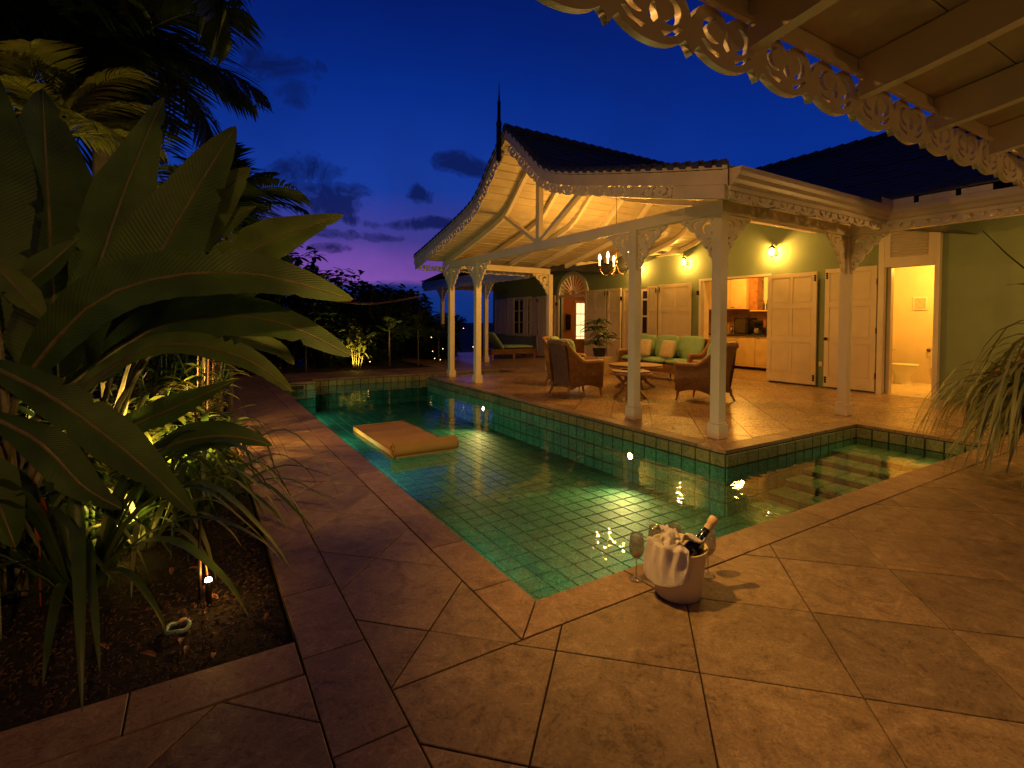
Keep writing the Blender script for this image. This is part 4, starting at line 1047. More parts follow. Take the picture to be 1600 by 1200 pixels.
MB().box(13.385, 6.4, .96, 13.395, 10.7, 1.66).put('splashback', M_['splash'], villa)
t = thing('open_shelf', 'open wooden kitchen shelf with dark bottles right of the wall cabinets', 'shelf', (13.2, 8.0, 1.6))
MB().box(13.1, 7.3, 1.60, 13.38, 8.6, 1.63).put('shelf_board', M_['cab'], t); MB().box(13.1, 8.38, 1.631, 13.38, 8.6, 2.6).put('side_panel', M_['splash'], t)
rnd = random.Random(4)
for i in range(9):
    y = 7.5+i*.095; h = rnd.uniform(.16, .3)
    o = MB().lathe([(0, 0), (.028, 0), (.03, h*.6), (.012, h*.75), (.011, h), (0, h)], 10, (13.22, y, 1.632)).put('bottle', M_['dark'] if i % 3 else M_['glass'])
    tag(o, 'small dark bottle in the row on the kitchen shelf', 'bottle', 'bottles on the kitchen shelf')
# microwave, coffee maker, fruit bowl, tap, kettle
t = thing('microwave', 'dark microwave oven standing on the kitchen worktop', 'microwave', (13.1, 8.75, .96))
MB().bev(12.95, 8.55, .965, 13.35, 8.98, 1.42, .01).put('case', M_['dark'], t); MB().box(12.944, 8.62, 1.0, 12.949, 8.92, 1.38).put('door_glass', M_['glass_pane'], t)
t = thing('coffee_maker', 'dark coffee maker on the worktop beside the microwave', 'coffee maker', (13.1, 8.35, .96))
MB().bev(12.98, 8.24, .962, 13.2, 8.46, 1.0, .005).put('base', M_['dark'], t); MB().bev(13.12, 8.25, 1.0, 13.2, 8.45, 1.28, .005).put('column', M_['dark'], t); MB().bev(12.98, 8.25, 1.281, 13.2, 8.45, 1.35, .008).put('head', M_['dark'], t)
MB().lathe([(0, 0), (.06, 0), (.07, .06), (.05, .12), (.05, .14), (0, .14)], 14, (13.04, 8.35, 1.002)).put('jug', M_['glass'], t)
t = thing('fruit_bowl', 'dark bowl of bananas near the front of the kitchen worktop', 'bowl', (12.95, 7.85, .96))
MB().lathe([(0, 0), (.06, 0), (.15, .09), (.16, .11), (.145, .10), (.05, .02), (0, .02)], 18, (12.95, 7.85, .961)).put('bowl', M_['dark'], t)
M_['banana_fruit'] = mat('banana_fruit', (.65, .45, .06), .5)
for j in range(4):
    a = .5*j; MB().tube([(12.95+.12*cos(a+s_), 7.85+.12*sin(a+s_)*.8, 1.06+.09*sin(s_*1.4)) for s_ in (0, .4, .8, 1.2, 1.6)], [.006, .018, .02, .018, .006], 7).put('banana', M_['banana_fruit'], t)
t = thing('tap', 'dark swan neck tap over the kitchen sink', 'tap', (13.2, 9.75, .96))
MB().tube([(13.2, 9.75, .96), (13.2, 9.75, 1.22), (13.15, 9.75, 1.3), (13.05, 9.75, 1.3), (13.0, 9.75, 1.22)], .014, 8).put('spout', M_['dark'], t)
MB().tube([(13.2, 9.62, .96), (13.2, 9.62, 1.45)], .012, 8).put('stand', M_['dark'], t)
for j, (y, h, mm) in enumerate(((9.3, .30, 'wood'), (9.2, .22, 'steel'), (8.1, .35, 'dark'), (7.6, .3, 'foil'))):
    o = MB().lathe([(0, 0), (.045, 0), (.05, h*.5), (.03, h*.8), (.03, h), (0, h)], 12, (13.15, y, .961)).put('jar', M_[mm])
    tag(o, ['brown jar on the worktop left of the microwave', 'steel canister beside the brown kitchen jar', 'tall dark jar on the worktop right of the coffee maker', 'gold topped jar at the right end of the worktop'][j], 'jar')
lamp('kitchen_light', (12.0, 8.2, 2.55), 150, .12, (1, .46, .06))
MB().lathe([(0, 0), (.09, 0), (.1, .03), (0, .05)], 16, (12.0, 8.2, 2.66)).put('ceiling_lamp', M_['downlight'], villa)
# bathroom
t = thing('toilet', 'white toilet inside the bright bathroom doorway', 'toilet', (12.75, 4.95, 0))
def ell(rx, ry, z, cx=12.75, cy=4.82): return [V((cx+rx*cos(2*pi*j/20), cy+ry*sin(2*pi*j/20), z)) for j in range(20)]
def rings(rs): 
    b = MB(); vs = [p for r in rs for p in r]; n = 20
    return b.add(vs, [(i*n+j, i*n+(j+1) % n, (i+1)*n+(j+1) % n, (i+1)*n+j) for i in range(len(rs)-1) for j in range(n)]+[tuple((len(rs)-1)*n+j for j in range(n))])
CE = M_['ceramic']
rings([ell(.11, .17, 0), ell(.10, .16, .05), ell(.09, .14, .16), ell(.15, .21, .30), ell(.185, .26, .38), ell(.19, .27, .40)]).put('bowl', CE, t, smooth=True)
rings([ell(.195, .28, .401), ell(.2, .285, .415), ell(.195, .28, .435), ell(.1, .15, .44)]).put('seat', CE, t, smooth=True)
MB().bev(12.55, 5.12, .36, 12.95, 5.28, .78, .02).put('cistern', CE, t); MB().bev(12.53, 5.10, .782, 12.97, 5.29, .81, .008).put('lid', CE, t)
MB().tube([(12.9, 5.09, .72), (12.9, 5.02, .72)], .01, 6).put('handle', M_['steel'], t)
t = thing('towel_rail', 'short bronze towel rail on the bathroom back wall', 'towel rail', (13.28, 4.42, .72))
MB().tube([(13.22, 4.30, .72), (13.22, 4.56, .72)], .009, 8).put('bar', M_['bronze'], t)
for y in (4.30, 4.56): MB().lathe([(0, 0), (.035, 0), (.035, .02), (.015, .03), (.015, .07), (0, .07)], 12, (13.295, y, .72), Matrix.Rotation(-pi/2, 4, 'Y')).put('bracket', M_['bronze'], t)
b = MB(); b.grid(lambda u, v: V((13.205+.006*sin(v*14)+(.03 if u > .5 else 0), 4.37+.12*v, .735-.38*abs(u-.5)*2+(.38 if False else 0)-.0)), 12, 8); tag(b.put('hand_towel', M_['towel']), 'small cream hand towel hanging on the bathroom rail', 'towel')
t = thing('wall_picture', 'small framed tile picture on the bathroom wall', 'picture', (13.27, 4.72, 1.75))
MB().bev(13.27, 4.60, 1.58, 13.298, 4.85, 1.86, .004).put('frame', M_['ceramic'], t)
MB().box(13.264, 4.625, 1.605, 13.269, 4.825, 1.835).put('picture', M_['pillow'], t)
for yy, zz, r in ((4.68, 1.66, .018), (4.77, 1.66, .018), (4.725, 1.78, .03)): MB().lathe([(0, 0), (r, 0), (r*.6, .004), (0, .005)], 10, (13.263, yy, zz), Matrix.Rotation(-pi/2, 4, 'Y')).put('motif', M_['cab'], t)
for yy in (4.1,): 
    for z in (.9, 1.8): pass
lamp('bath_light', (12.3, 4.0, 2.5), 135, .12, (1, .50, .07))
# hall behind the arched door: lit french window, picture, screen
t = thing('french_window', 'brightly lit french window deep inside the arched doorway', 'window', (12.8, 15.5, 0))
fr = MB(); fr.box(12.44, 15.50, .25, 12.50, 15.58, 2.1); fr.box(13.02, 15.50, .25, 13.08, 15.58, 2.1); fr.box(12.502, 15.502, 2.04, 13.018, 15.58, 2.1); fr.put('frame', M_['cab'], t)
for j in range(2):
    for i in range(4): MB().box(12.515+j*.26, 15.55, .30+i*.435, 12.515+j*.26+.235, 15.56, .30+i*.435+.40).put('pane', M_['litpane'], t)
t = thing('hall_picture', 'dark framed picture on the terracotta wall inside the arched door', 'picture', (12.13, 15.5, 1.2))
MB().bev(11.97, 15.55, .92, 12.29, 15.585, 1.60, .006).put('frame', M_['wood'], t); MB().box(12.0, 15.542, .96, 12.26, 15.548, 1.56).put('picture', M_['dark'], t)
lamp('hall_light', (11.6, 13.3, 2.85), 55, .1, (1, .50, .12)); lamp('bedroom_light', (12.6, 16.6, 2.2), 16, .1, (1, .5, .14))
o = MB().box(11.9, 15.1, 0, 12.9, 15.48, .62).put('sideboard', M_['wood']); tag(o, 'brown wooden sideboard inside the arched doorway', 'sideboard')
# ================================================================== WICKER FURNITURE
WK, RT = M_['wicker'], M_['rattan']
def wick_seat(name, label, cat, W_, ncush, group=None, loc=(0, 0, 0), rot=0):
    """built at the origin facing +x; W_ is the outer width along y"""
    t = thing(name, label, cat, (0, 0, 0), 0, group)
    h = W_/2
    def arm_z(u):      # u 0 rear .. 1 front, top of the side
        return .60+.36*max(0, (.42-u)/.42)**1.6
    for s_ in (1, -1):
        def fs(u, v, s_=s_):
            x = -.30+.62*u-.10*max(0, (.3-u)/.3)*v; zt = arm_z(u)-.02; zb = .13+.07*sin(pi*u)
            return V((x, s_*(h-.03+.02*v+(.03*(1-abs(2*v-1)))), zb+(zt-zb)*v))
        def fi(u, v, s_=s_):
            p = fs(u, v); p.y -= s_*.05; return p
        b = MB(); b.grid(fs, 14, 8, flip=s_ > 0); b.grid(fi, 14, 8, flip=s_ < 0); b.put('side_panel', WK, t, smooth=True)
        P = [(-.30+.62*u-.10*max(0, (.3-u)/.3), s_*(h-.03), arm_z(u)) for u in [i/14 for i in range(15)]]
        P += [(.335, s_*(h-.03), .56), (.335, s_*(h-.03), .45), (.33, s_*(h-.035), .16)]
        MB().tube(P, [.035]*3+[.042]*8+[.045]*4+[.036, .026, .018], 9).put('arm_roll', RT, t, smooth=True)
    def bk(u, v):
        y = (h-.04)*(2*u-1); zt = .95-.05*abs(2*u-1)**4 if W_ < 1 else .92-.03*abs(2*u-1)**8; zb = .13+.06*sin(pi*u)
        z = zb+(zt-zb)*v; x = -.30-.03*(1-abs(2*u-1)**2)-.12*v**2.2
        return V((x, y, z))
    b = MB(); b.grid(bk, 16, 12, flip=False)
    b.grid(lambda u, v: bk(u, v)+V((.05, 0, 0)), 16, 12, flip=True); b.put('back_panel', WK, t, smooth=True)
    MB().tube([bk(u, 1)+V((.02, 0, 0)) for u in [i/18 for i in range(19)]], .04, 9).put('back_roll', RT, t, smooth=True)
    b = MB(); b.grid(lambda u, v: V((.315+.012*sin(pi*v), (h-.05)*(2*u-1), .16+.04*sin(pi*u)+(.38-.16-.04*sin(pi*u))*v)), 12, 5); b.put('apron', WK, t, smooth=True)
    MB().bev(-.30, -h+.06, .30, .31, h-.06, .37, .01).put('seat_deck', WK, t)
    for x, y, dx in ((.30, h-.05, .03), (.30, -h+.05, .03), (-.31, h-.05, -.08), (-.31, -h+.05, -.08)):
        MB().tube([(x, y, .20), (x+dx*.3, y, .10), (x+dx, y+(.01 if y > 0 else -.01), 0)], [.028, .022, .015], 8).put('leg', RT, t)
    if W_ > 1: 
        for x in (.30, -.33): MB().tube([(x, 0, .2), (x, 0, 0)], [.028, .016], 8).put('leg', RT, t)
    cw = (W_-.16)/ncush
    for i in range(ncush):
        y = -(W_-.16)/2+cw*(i+.5)
        MB().puff((.60, cw-.012, .14), Matrix.Translation((.02, y, .435)), .28).put('seat_cushion', M_['cushion'], t, smooth=True)
        MB().puff((.54, cw-.01, .19), Matrix.Translation((-.20, y, .73)) @ Matrix.Rotation(-.20+pi/2, 4, 'Y'), .38).put('back_cushion', M_['cushion'], t, smooth=True)
    t.location = loc; t.rotation_euler = (0, 0, rot)
    return t
G1 = 'wicker armchairs of the porch suite'
a1 = wick_seat('armchair', 'wicker armchair with its back to the pool, nearest the water left of the round table', 'armchair', .68, 1, G1, (5.70, 7.05, 0), radians(-8))
def cp(src, label, loc, rot, lbl_group=None):
    c_ = copy_tree(src); c_['label'] = label; c_.location = loc; c_.rotation_euler = (0, 0, rot); return c_
cp(a1, 'wicker armchair behind the nearest one, green back cushion facing the pool end', (6.35, 8.20, 0), radians(-48))
cp(a1, 'wicker armchair side-on at the right of the suite, partly behind a post', (7.10, 5.46, 0), radians(102))
cp(a1, 'wicker armchair in the dim corner behind the drooping ribbon plant', (10.25, 2.25, 0), radians(165))
wick_seat('sofa', 'three seat wicker sofa with green cushions against the shuttered wall', 'sofa', 2.15, 3, None, (8.95, 8.05, 0), radians(180))
for i, (x, y, a) in enumerate(((8.73, 8.36, .1), (8.73, 7.66, -.12))):
    o = MB().puff((.40, .40, .15), Matrix.Translation((x, y, .70)) @ Matrix.Rotation(a, 4, 'Z') @ Matrix.Rotation(.28+pi/2, 4, 'Y'), .30).put('throw_pillow', M_['pillow'], smooth=True)
    tag(o, ['square beige throw pillow at the left of the wicker sofa', 'square beige throw pillow in the middle of the wicker sofa'][i], 'pillow')
def wtable(label, x, y, r, h, rot=0):
    t = thing('wicker_table', label, 'table', (x, y, 0), 0)
    MB().lathe([(0, h-.02), (r-.02, h-.02), (r, h-.012), (r, h-.002), (r-.02, h), (0, h)], 6 if r < .5 else 28, (x, y, 0)).put('table_top', M_['wicker2'], t)
    MB().tube([(x+(r-.02)*cos(2*pi*j/24), y+(r-.02)*sin(2*pi*j/24), h-.045) for j in range(25)], .022, 7).put('rim', RT, t)
    for j in range(4):
        a = pi/4+pi/2*j+rot; P = []
        for q in range(9):
            u = q/8; rr = r*.82*(1-.55*sin(pi*u)**1.0)*(.92); P.append((x+rr*cos(a), y+rr*sin(a), (h-.05)*(1-u)))
        for d in (-.035, .035):
            P2 = [(px-d*sin(a), py+d*cos(a), pz_) for px, py, pz_ in P]; MB().tube(P2, .025, 7).put('leg', RT, t)
    MB().tube([(x+r*.40*cos(2*pi*j/20), y+r*.40*sin(2*pi*j/20), h*.45) for j in range(21)], .014, 6).put('ring', RT, t)
    return t
wtable('small wicker table with splayed legs behind the second post from the right', 6.25, 6.28, .36, .47)
wtable('larger round wicker coffee table in front of the sofa', 7.35, 7.25, .52, .46, .3)
t = thing('tray', 'dark shallow dish on the small wicker table', 'dish', (6.3, 6.4, .47))
MB().lathe([(0, .002), (.09, .002), (.11, .02), (.1, .02), (.08, .01), (0, .01)], 16, (6.28, 6.4, .471)).put('dish', M_['dark'], t)
# chaise by the far window
t = thing('chaise_longue', 'low wicker chaise longue with green cushions below the far shuttered window', 'chaise longue', (9.0, 15.3, 0))
b = MB(); b.bev(8.3, 14.75, .16, 10.1, 15.5, .34, .015); b.put('frame', WK, t)
for x, y in ((8.35, 14.8), (8.35, 15.45), (10.05, 14.8), (10.05, 15.45), (9.2, 14.8)): MB().bev(x-.035, y-.035, 0, x+.035, y+.035, .165, .004).put('leg', RT, t)
MB().puff((1.2, .72, .13), Matrix.Translation((9.45, 15.12, .41)), .25).put('seat_cushion', M_['cushion'], t, smooth=True)
MB().puff((.75, .70, .14), Matrix.Translation((8.62, 15.12, .62)) @ Matrix.Rotation(radians(52), 4, 'Y'), .25).put('back_cushion', M_['cushion'], t, smooth=True)
# floor-standing pot with palm by the sofa
def leaf(b, pts, width, nrm, fold=.15, n=14, prof=None, nv=4, wav=0, ph=0, tear=None):
    pts = [V(p) for p in pts]
    def ev(t_):
        if len(pts) == 3: return pts[0]*(1-t_)**2+pts[1]*2*t_*(1-t_)+pts[2]*t_*t_
        m_ = len(pts)-1; q = min(int(t_*m_), m_-1); f = t_*m_-q
        p0 = pts[max(q-1, 0)]; p1 = pts[q]; p2 = pts[q+1]; p3 = pts[min(q+2, m_)]
        return .5*((2*p1)+(p2-p0)*f+(2*p0-5*p1+4*p2-p3)*f*f+(3*p1-p0-3*p2+p3)*f**3)
    vs = []; uvs = []
    for i in range(n+1):
        t_ = i/n; p = ev(t_); tg = (ev(min(1, t_+.02))-ev(max(0, t_-.02))).normalized()
        sd = tg.cross(nrm(t_) if callable(nrm) else nrm)
        sd = sd.normalized() if sd.length > 1e-5 else tg.orthogonal().normalized()
        up = sd.cross(tg); w_ = width*(prof(t_) if prof else sin(pi*min(1, t_*.93+.07))**.7)/2
        for j in range(nv+1):
            s_ = 2*j/nv-1
            if tear and abs(s_) > .6 and .08 < t_ < .97:
                q_ = tear.random()
                if q_ < .045: s_ *= .62+.25*tear.random()
                elif q_ < .4: s_ *= .965+.03*tear.random()
            vs.append(p+sd*s_*w_+up*(abs(s_)*w_*fold+wav*w_*abs(s_)*sin(t_*17+ph+s_*2))); uvs.append((t_, j/nv))
    fs = [(i*(nv+1)+j, i*(nv+1)+j+1, (i+1)*(nv+1)+j+1, (i+1)*(nv+1)+j) for i in range(n) for j in range(nv)]
    return b.add(vs, fs, uvs)
strap = lambda t_: (1-t_**3)*min(1, .45+t_*3)
lance = lambda t_: sin(pi*min(1, t_*.9+.1))**.8
def arch(o, az, L, rise, droop=.6, lift=.6):
    d = V((cos(az), sin(az), 0)); return [o, o+d*L*.45*(1-lift*.3)+V((0, 0, L*rise)), o+d*L*(.95-lift*.1)+V((0, 0, L*rise*(1-droop)-L*droop*.25))]
rnd = random.Random(12)
def potplant(label, x, y, z, n, L, W_, matl, seedv):
    r = random.Random(seedv)
    t = thing('potted_palm', label, 'potted plant', (x, y, z))
    MB().lathe([(0, 0), (.13, 0), (.17, .18), (.18, .20), (.16, .20), (.15, .18), (0, .18)], 18, (x, y, z)).put('pot', M_['dark'], t)
    for s_ in range(4):
        a = r.uniform(0, 2*pi); top = V((x+.12*cos(a), y+.12*sin(a), z+.28+.17*s_)); MB().tube([(x, y, z+.25), top], .012, 6).put('stem', M_['cane'], t)
        for i in range(n):
            az = 2*pi*i/n+r.uniform(-.2, .2); l = L*r.uniform(.75, 1.1)
            b = MB(); leaf(b, arch(top, az, l, r.uniform(.1, .55), .7), W_, V((0, 0, 1)), .25, 8, lance, 2); b.put('leaf', matl, t, smooth=True)
    return t
o = MB().bev(8.12, 9.22, 0, 8.62, 9.72, .44, .01).put('plant_stand', M_['pot']); tag(o, 'square wicker box stand beneath the potted palm beside the sofa', 'plant stand')
potplant('potted palm with lance leaves on a stand between the armchair and the sofa', 8.37, 9.47, .442, 16, .52, .09, M_['strap'], 3)
# ================================================================== FLOAT, BUCKET, GLASSES
t = thing('pool_float', 'orange foam pool mattress with a rolled pillow end floating on the water', 'pool float', (2.1, 6.2, WZ))
A0, B0, C0, D0_ = gnd(552, 668, -.14), gnd(618, 712, -.14), gnd(690, 692, -.14), gnd(622, 658, -.14)
ux = (B0-A0); uy = (D0_-A0); Lx, Ly = ux.length, uy.length
ux = ux.normalized(); uy = (uy-ux*uy.dot(ux)).normalized(); Ly = .70; fm = axes(A0, ux, uy, (0, 0, 1))
b = MB(); b.grid(lambda u, v: fm @ V((Lx*u, Ly*v, .008+.010*sin(pi*u)+.005*sin(v*9)+.004*sin(u*23))), 24, 10); b.grid(lambda u, v: fm @ V((Lx*u, Ly*v, -.035)), 2, 2, flip=True)
for e_ in (lambda u, v: fm @ V((Lx*u, 0, -.035+(.043+.010*sin(pi*u))*v)), lambda u, v: fm @ V((Lx*(1-u), Ly, -.035+(.043+.010*sin(pi*(1-u)))*v)), lambda u, v: fm @ V((0, Ly*(1-u), -.035+.043*v)), lambda u, v: fm @ V((Lx, Ly*u, -.035+.043*v))): b.grid(e_, 16, 2)
b.put('mattress', M_['float'], t, smooth=False)
b = MB(); r_ = .075; b.tube([fm @ V((Lx-.03, -.02+(Ly+.04)*i/12, .055)) for i in range(13)], [r_*.96]+[r_]*11+[r_*.96], 22, caps=False); b.put('rolled_pillow', M_['float'], t, smooth=True)
for yy, dr in ((-.02, -1), (Ly+.02, 1)):
    b = MB(); P = []
    for i in range(40):
        a = i*.33; r2 = .012+.0052*i*.33*1.0; P.append(fm @ V((Lx-.03+r2*cos(a), yy, .055+r2*sin(a))))
    b.tube(P, .009, 5); b.put('roll_end', M_['float'], t)
    MB().add([fm @ V((Lx-.03+(r_-.012)*cos(2*pi*j/20), yy-.004*dr*-1*-1, .055+(r_-.012)*sin(2*pi*j/20))) for j in range(20)], [tuple(range(20)) if dr < 0 else tuple(range(19, -1, -1))]).put('roll_core', M_['float_dark'], t)
b = MB()
P = [fm @ V((x, y, .028)) for x, y in [(Lx*i/16, 0) for i in range(16)]+[(Lx*(1-i/16), Ly) for i in range(1, 17)]]
b.tube([fm @ V((Lx*(1-i/16)-.1, -.004, .020)) for i in range(15)]+[fm @ V((-.004, Ly*i/8, .018)) for i in range(9)]+[fm @ V((Lx*i/16, Ly+.004, .020)) for i in range(15)], .007, 6); b.put('piping', M_['float'], t, smooth=True)
# ice bucket
bx, by = 1.945, 1.625
t = thing('ice_bucket', 'cream glazed ice bucket holding a bottle and draped with a napkin by the pool corner', 'ice bucket', (bx, by, 0))
MB().lathe([(0, .0), (.098, .0), (.104, .006), (.118, .13), (.130, .225), (.134, .232), (.131, .238), (.125, .234), (.113, .13), (.10, .02), (0, .02)], 48, (bx, by, 0)).put('bucket', M_['bucket'], t, smooth=True)
M_['ice'] = M_['glass']
rnd = random.Random(2)
for i in range(14):
    a = rnd.uniform(0, 2*pi); r = rnd.uniform(0, .085); m = Matrix.Translation((bx+r*cos(a), by+r*sin(a), .19+rnd.uniform(0, .02))) @ Matrix.Rotation(rnd.uniform(0, 3), 4, V((rnd.random(), rnd.random(), 1)).normalized())
    o = MB().bev(-.016, -.016, -.016, .016, .016, .016, .004, m).put('ice_cube', M_['glass']); tag(o, 'ice cube in the cream bucket beside the bottle', 'ice cube', 'ice cubes in the bucket')
# bottle leaning out
bd = V((.24, -.06, .275)).normalized(); q = V((0, 0, 1)).rotation_difference(bd).to_matrix().to_4x4()
bm = Matrix.Translation((bx-.06, by+.01, .05)) @ q @ Matrix.Scale(1.2, 4)
t = thing('wine_bottle', 'dark wine bottle with gold foil neck leaning in the ice bucket', 'bottle', (bx+.02, by, .05))
MB().lathe([(0, 0), (.036, 0), (.038, .01), (.038, .15), (.034, .18), (.018, .222), (.0148, .25), (.0148, .30), (0, .30)], 24, m=bm).put('bottle', M_['bottle'], t, smooth=True)
MB().lathe([(.0152, .272), (.016, .30), (.0185, .302), (.0185, .322), (.016, .33), (0, .332)], 20, m=bm).put('foil', M_['foil'], t, smooth=True)
# napkin: bunched folds over the rim, camera side
from mathutils import noise
nk = MB(); cd = atan2(-by, -bx)
def nap(u, v):
    a = cd-1.30+1.62*u
    if v < .3: s_ = v/.3; r = .045+(.142-.045)*s_; z = .245+.020*s_
    else:
        s_ = (v-.3)/.7; hang = .150+.025*sin(u*3.3+.4)-.02*(abs(u-.5)*2)**3; r = .144+.012*s_; z = .262-hang*s_
    n_ = noise.fractal(V((u*3.4, v*.9, 3.1)), .9, 2.1, 2); n2_ = 1-abs(noise.noise(V((u*4.5+v, v*1.6, 9))))*2
    r += .014*n_+.008*n2_; z += (.020*n_+.010*n2_)*(1 if v < .35 else .25)
    return V((bx+r*cos(a), by+r*sin(a), z))
nk.grid(nap, 90, 54)
np_ = nk.put('napkin', M_['towel'], None, smooth=True); tag(np_, 'crumpled white napkin draped over the rim of the ice bucket', 'napkin')
md = np_.modifiers.new('thick', 'SOLIDIFY'); md.thickness = .005
for i, (ax, ay, az, s_, h_, tx) in enumerate(((-.06, .005, .262, .062, .6, .5), (.005, -.05, .268, .066, -.3, -.45), (-.02, .045, .275, .06, 1.4, .35))):
    m = Matrix.Translation((bx+ax, by+ay, az)) @ Matrix.Rotation(h_, 4, 'Z') @ Matrix.Rotation(tx, 4, 'X')
    b = MB()
    def ff(u, v, s_=s_, m=m, i=i):
        x = (u-.5)*s_*2; y = (v-.5)*s_*1.5; q_ = noise.fractal(V((u*2.2+i*5, v*2.2, 1)), .9, 2.1, 3)
        return m @ V((x, y, .028*cos((u-.5)*3)*cos((v-.5)*2.2)+.030*q_))
    b.grid(ff, 22, 18); fo = b.put('napkin_fold', M_['towel'], np_, smooth=True)
    md = fo.modifiers.new('thick', 'SOLIDIFY'); md.thickness = .004
def wineglass(x, y, label, wine=True):
    t = thing('wine_glass', label, 'wine glass', (x, y, 0), 0, 'wine glasses round the ice bucket')
    MB().lathe([(0, .0), (.036, .0), (.037, .002), (.012, .007), (.0045, .014), (.0035, .05), (.0035, .095), (.006, .103), (.022, .118), (.036, .145), (.038, .165), (.031, .232), (.030, .232), (.0365, .165), (.0345, .147), (.020, .12), (0, .112)], 32, (x, y, .0)).put('glass', M_['glass'], t, smooth=True)
    if wine:
        M_.setdefault('wine', mat('pale_wine', (.9, .6, .2), .1))
        MB().lathe([(0, .113), (.012, .116), (.0195, .1215), (.026, .131), (0, .131)], 20, (x, y, 0)).put('wine', M_['wine'], t, smooth=True)
wineglass(1.868, 1.822, 'tall stemmed wine glass standing alone left of the ice bucket')
wineglass(2.213, 1.661, 'stemmed wine glass half hidden right of the ice bucket under the bottle')
wineglass(2.02, 1.84, 'wine glass behind the bucket, only its rim above the napkin left of centre'); wineglass(2.12, 1.80, 'wine glass behind the bucket with its rim showing at the middle')

# ================================================================== PLANTING
def toward(p): return (campos-V(p)).normalized()
def big_leaf(b, pts, wpx, tilt=(0, 0, 0), fold=.18, wav=.03, ph=0, prof=None):
    P = [at(*p) for p in pts]; d = sum(p[2] for p in pts)/len(pts); mid = P[len(P)//2]
    n_ = (toward(mid)+V(tilt)).normalized()
    pr = prof or (lambda t_: min(1, (t_*2.9)**.62)*min(1, ((1-t_)*2.5)**.72)*(.93+.07*sin(t_*9+ph)) if 0 < t_ < 1 else .0)
    return leaf(b, P, wpx*d/F_PX, n_, fold, 52, pr, 6, wav, ph, random.Random(int(ph*10)+3))
def banana(label, base, leaves, loc):
    t = thing('banana_plant', label, 'banana plant', loc, 0, None)
    b0 = V(loc)
    for i, (pts, w, tilt, mt) in enumerate(leaves):
        b = MB(); big_leaf(b, pts, w, tilt, ph=i*1.7, fold=.16+.05*(i % 3)); lf = b.put('leaf', M_[mt], t, smooth=True)
        P = [at(*p) for p in pts]; c_ = b0+V((.05*cos(i*2.1), .05*sin(i*2.1), .35))
        MB().tube([b0+V((.06*cos(i*2.1), .06*sin(i*2.1), 0)), c_, (c_+P[0])/2+V((0, 0, .1)), P[0]], [.03, .026, .018, .012], 7).put('leaf_stalk', M_['cane'], t)
        # midrib
        pp = [P[0]] + P[1:]
        m_ = MB(); q = []
        for j in range(12):
            t_ = j/11
            if len(P) == 3: e = P[0]*(1-t_)**2+P[1]*2*t_*(1-t_)+P[2]*t_*t_
            else:
                mm = len(P)-1; k2 = min(int(t_*mm), mm-1); f = t_*mm-k2; p0 = P[max(k2-1, 0)]; p1 = P[k2]; p2 = P[k2+1]; p3 = P[min(k2+2, mm)]
                e = .5*((2*p1)+(p2-p0)*f+(2*p0-5*p1+4*p2-p3)*f*f+(3*p1-p0-3*p2+p3)*f**3)
            q.append(e+toward(e)*.003)
        m_.tube(q, [.011*(1-.8*j/11) for j in range(12)], 6).put('midrib', M_['cane'], lf)
    return t
banana('large banana plant at the left edge with tall upright and long arching leaves', None, [
    ([(92, 640, 2.9), (80, 400, 2.85), (66, 138, 2.95)], 165, (.4, 0, 0), 'banana'),
    ([(-30, 560, 2.5), (8, 330, 2.5), (-8, 112, 2.7)], 92, (.2, 0, .1), 'banana'),
    ([(112, 570, 3.0), (170, 330, 3.0), (256, 152, 3.2)], 88, (.3, 0, 0), 'banana'),
    ([(150, 600, 2.8), (225, 420, 2.7), (369, 196, 2.9)], 125, (-.2, 0, .2), 'banana'),
    ([(30, 600, 2.35), (165, 462, 2.3), (370, 425, 2.4), (552, 468, 2.75)], 88, (0, 0, .35), 'banana'),
    ([(-30, 565, 2.2), (80, 620, 2.2), (205, 712, 2.3), (306, 806, 2.3)], 72, (0, 0, .5), 'banana'),
    ([(-40, 640, 2.1), (60, 690, 2.1), (130, 760, 2.15), (190, 795, 2.2)], 60, (0, 0, .8), 'banana'),
    ([(-40, 700, 2.0), (-8, 770, 2.0), (24, 856, 2.1)], 70, (0, 0, .3), 'banana'),
    ([(-10, 480, 2.6), (60, 430, 2.6), (122, 372, 2.7)], 46, (0, 0, .6), 'banana'),
    ([(-20, 400, 2.4), (30, 455, 2.4), (78, 506, 2.45)], 44, (0, 0, .9), 'banana2'),
    ], (-.80, 3.3, -.04))
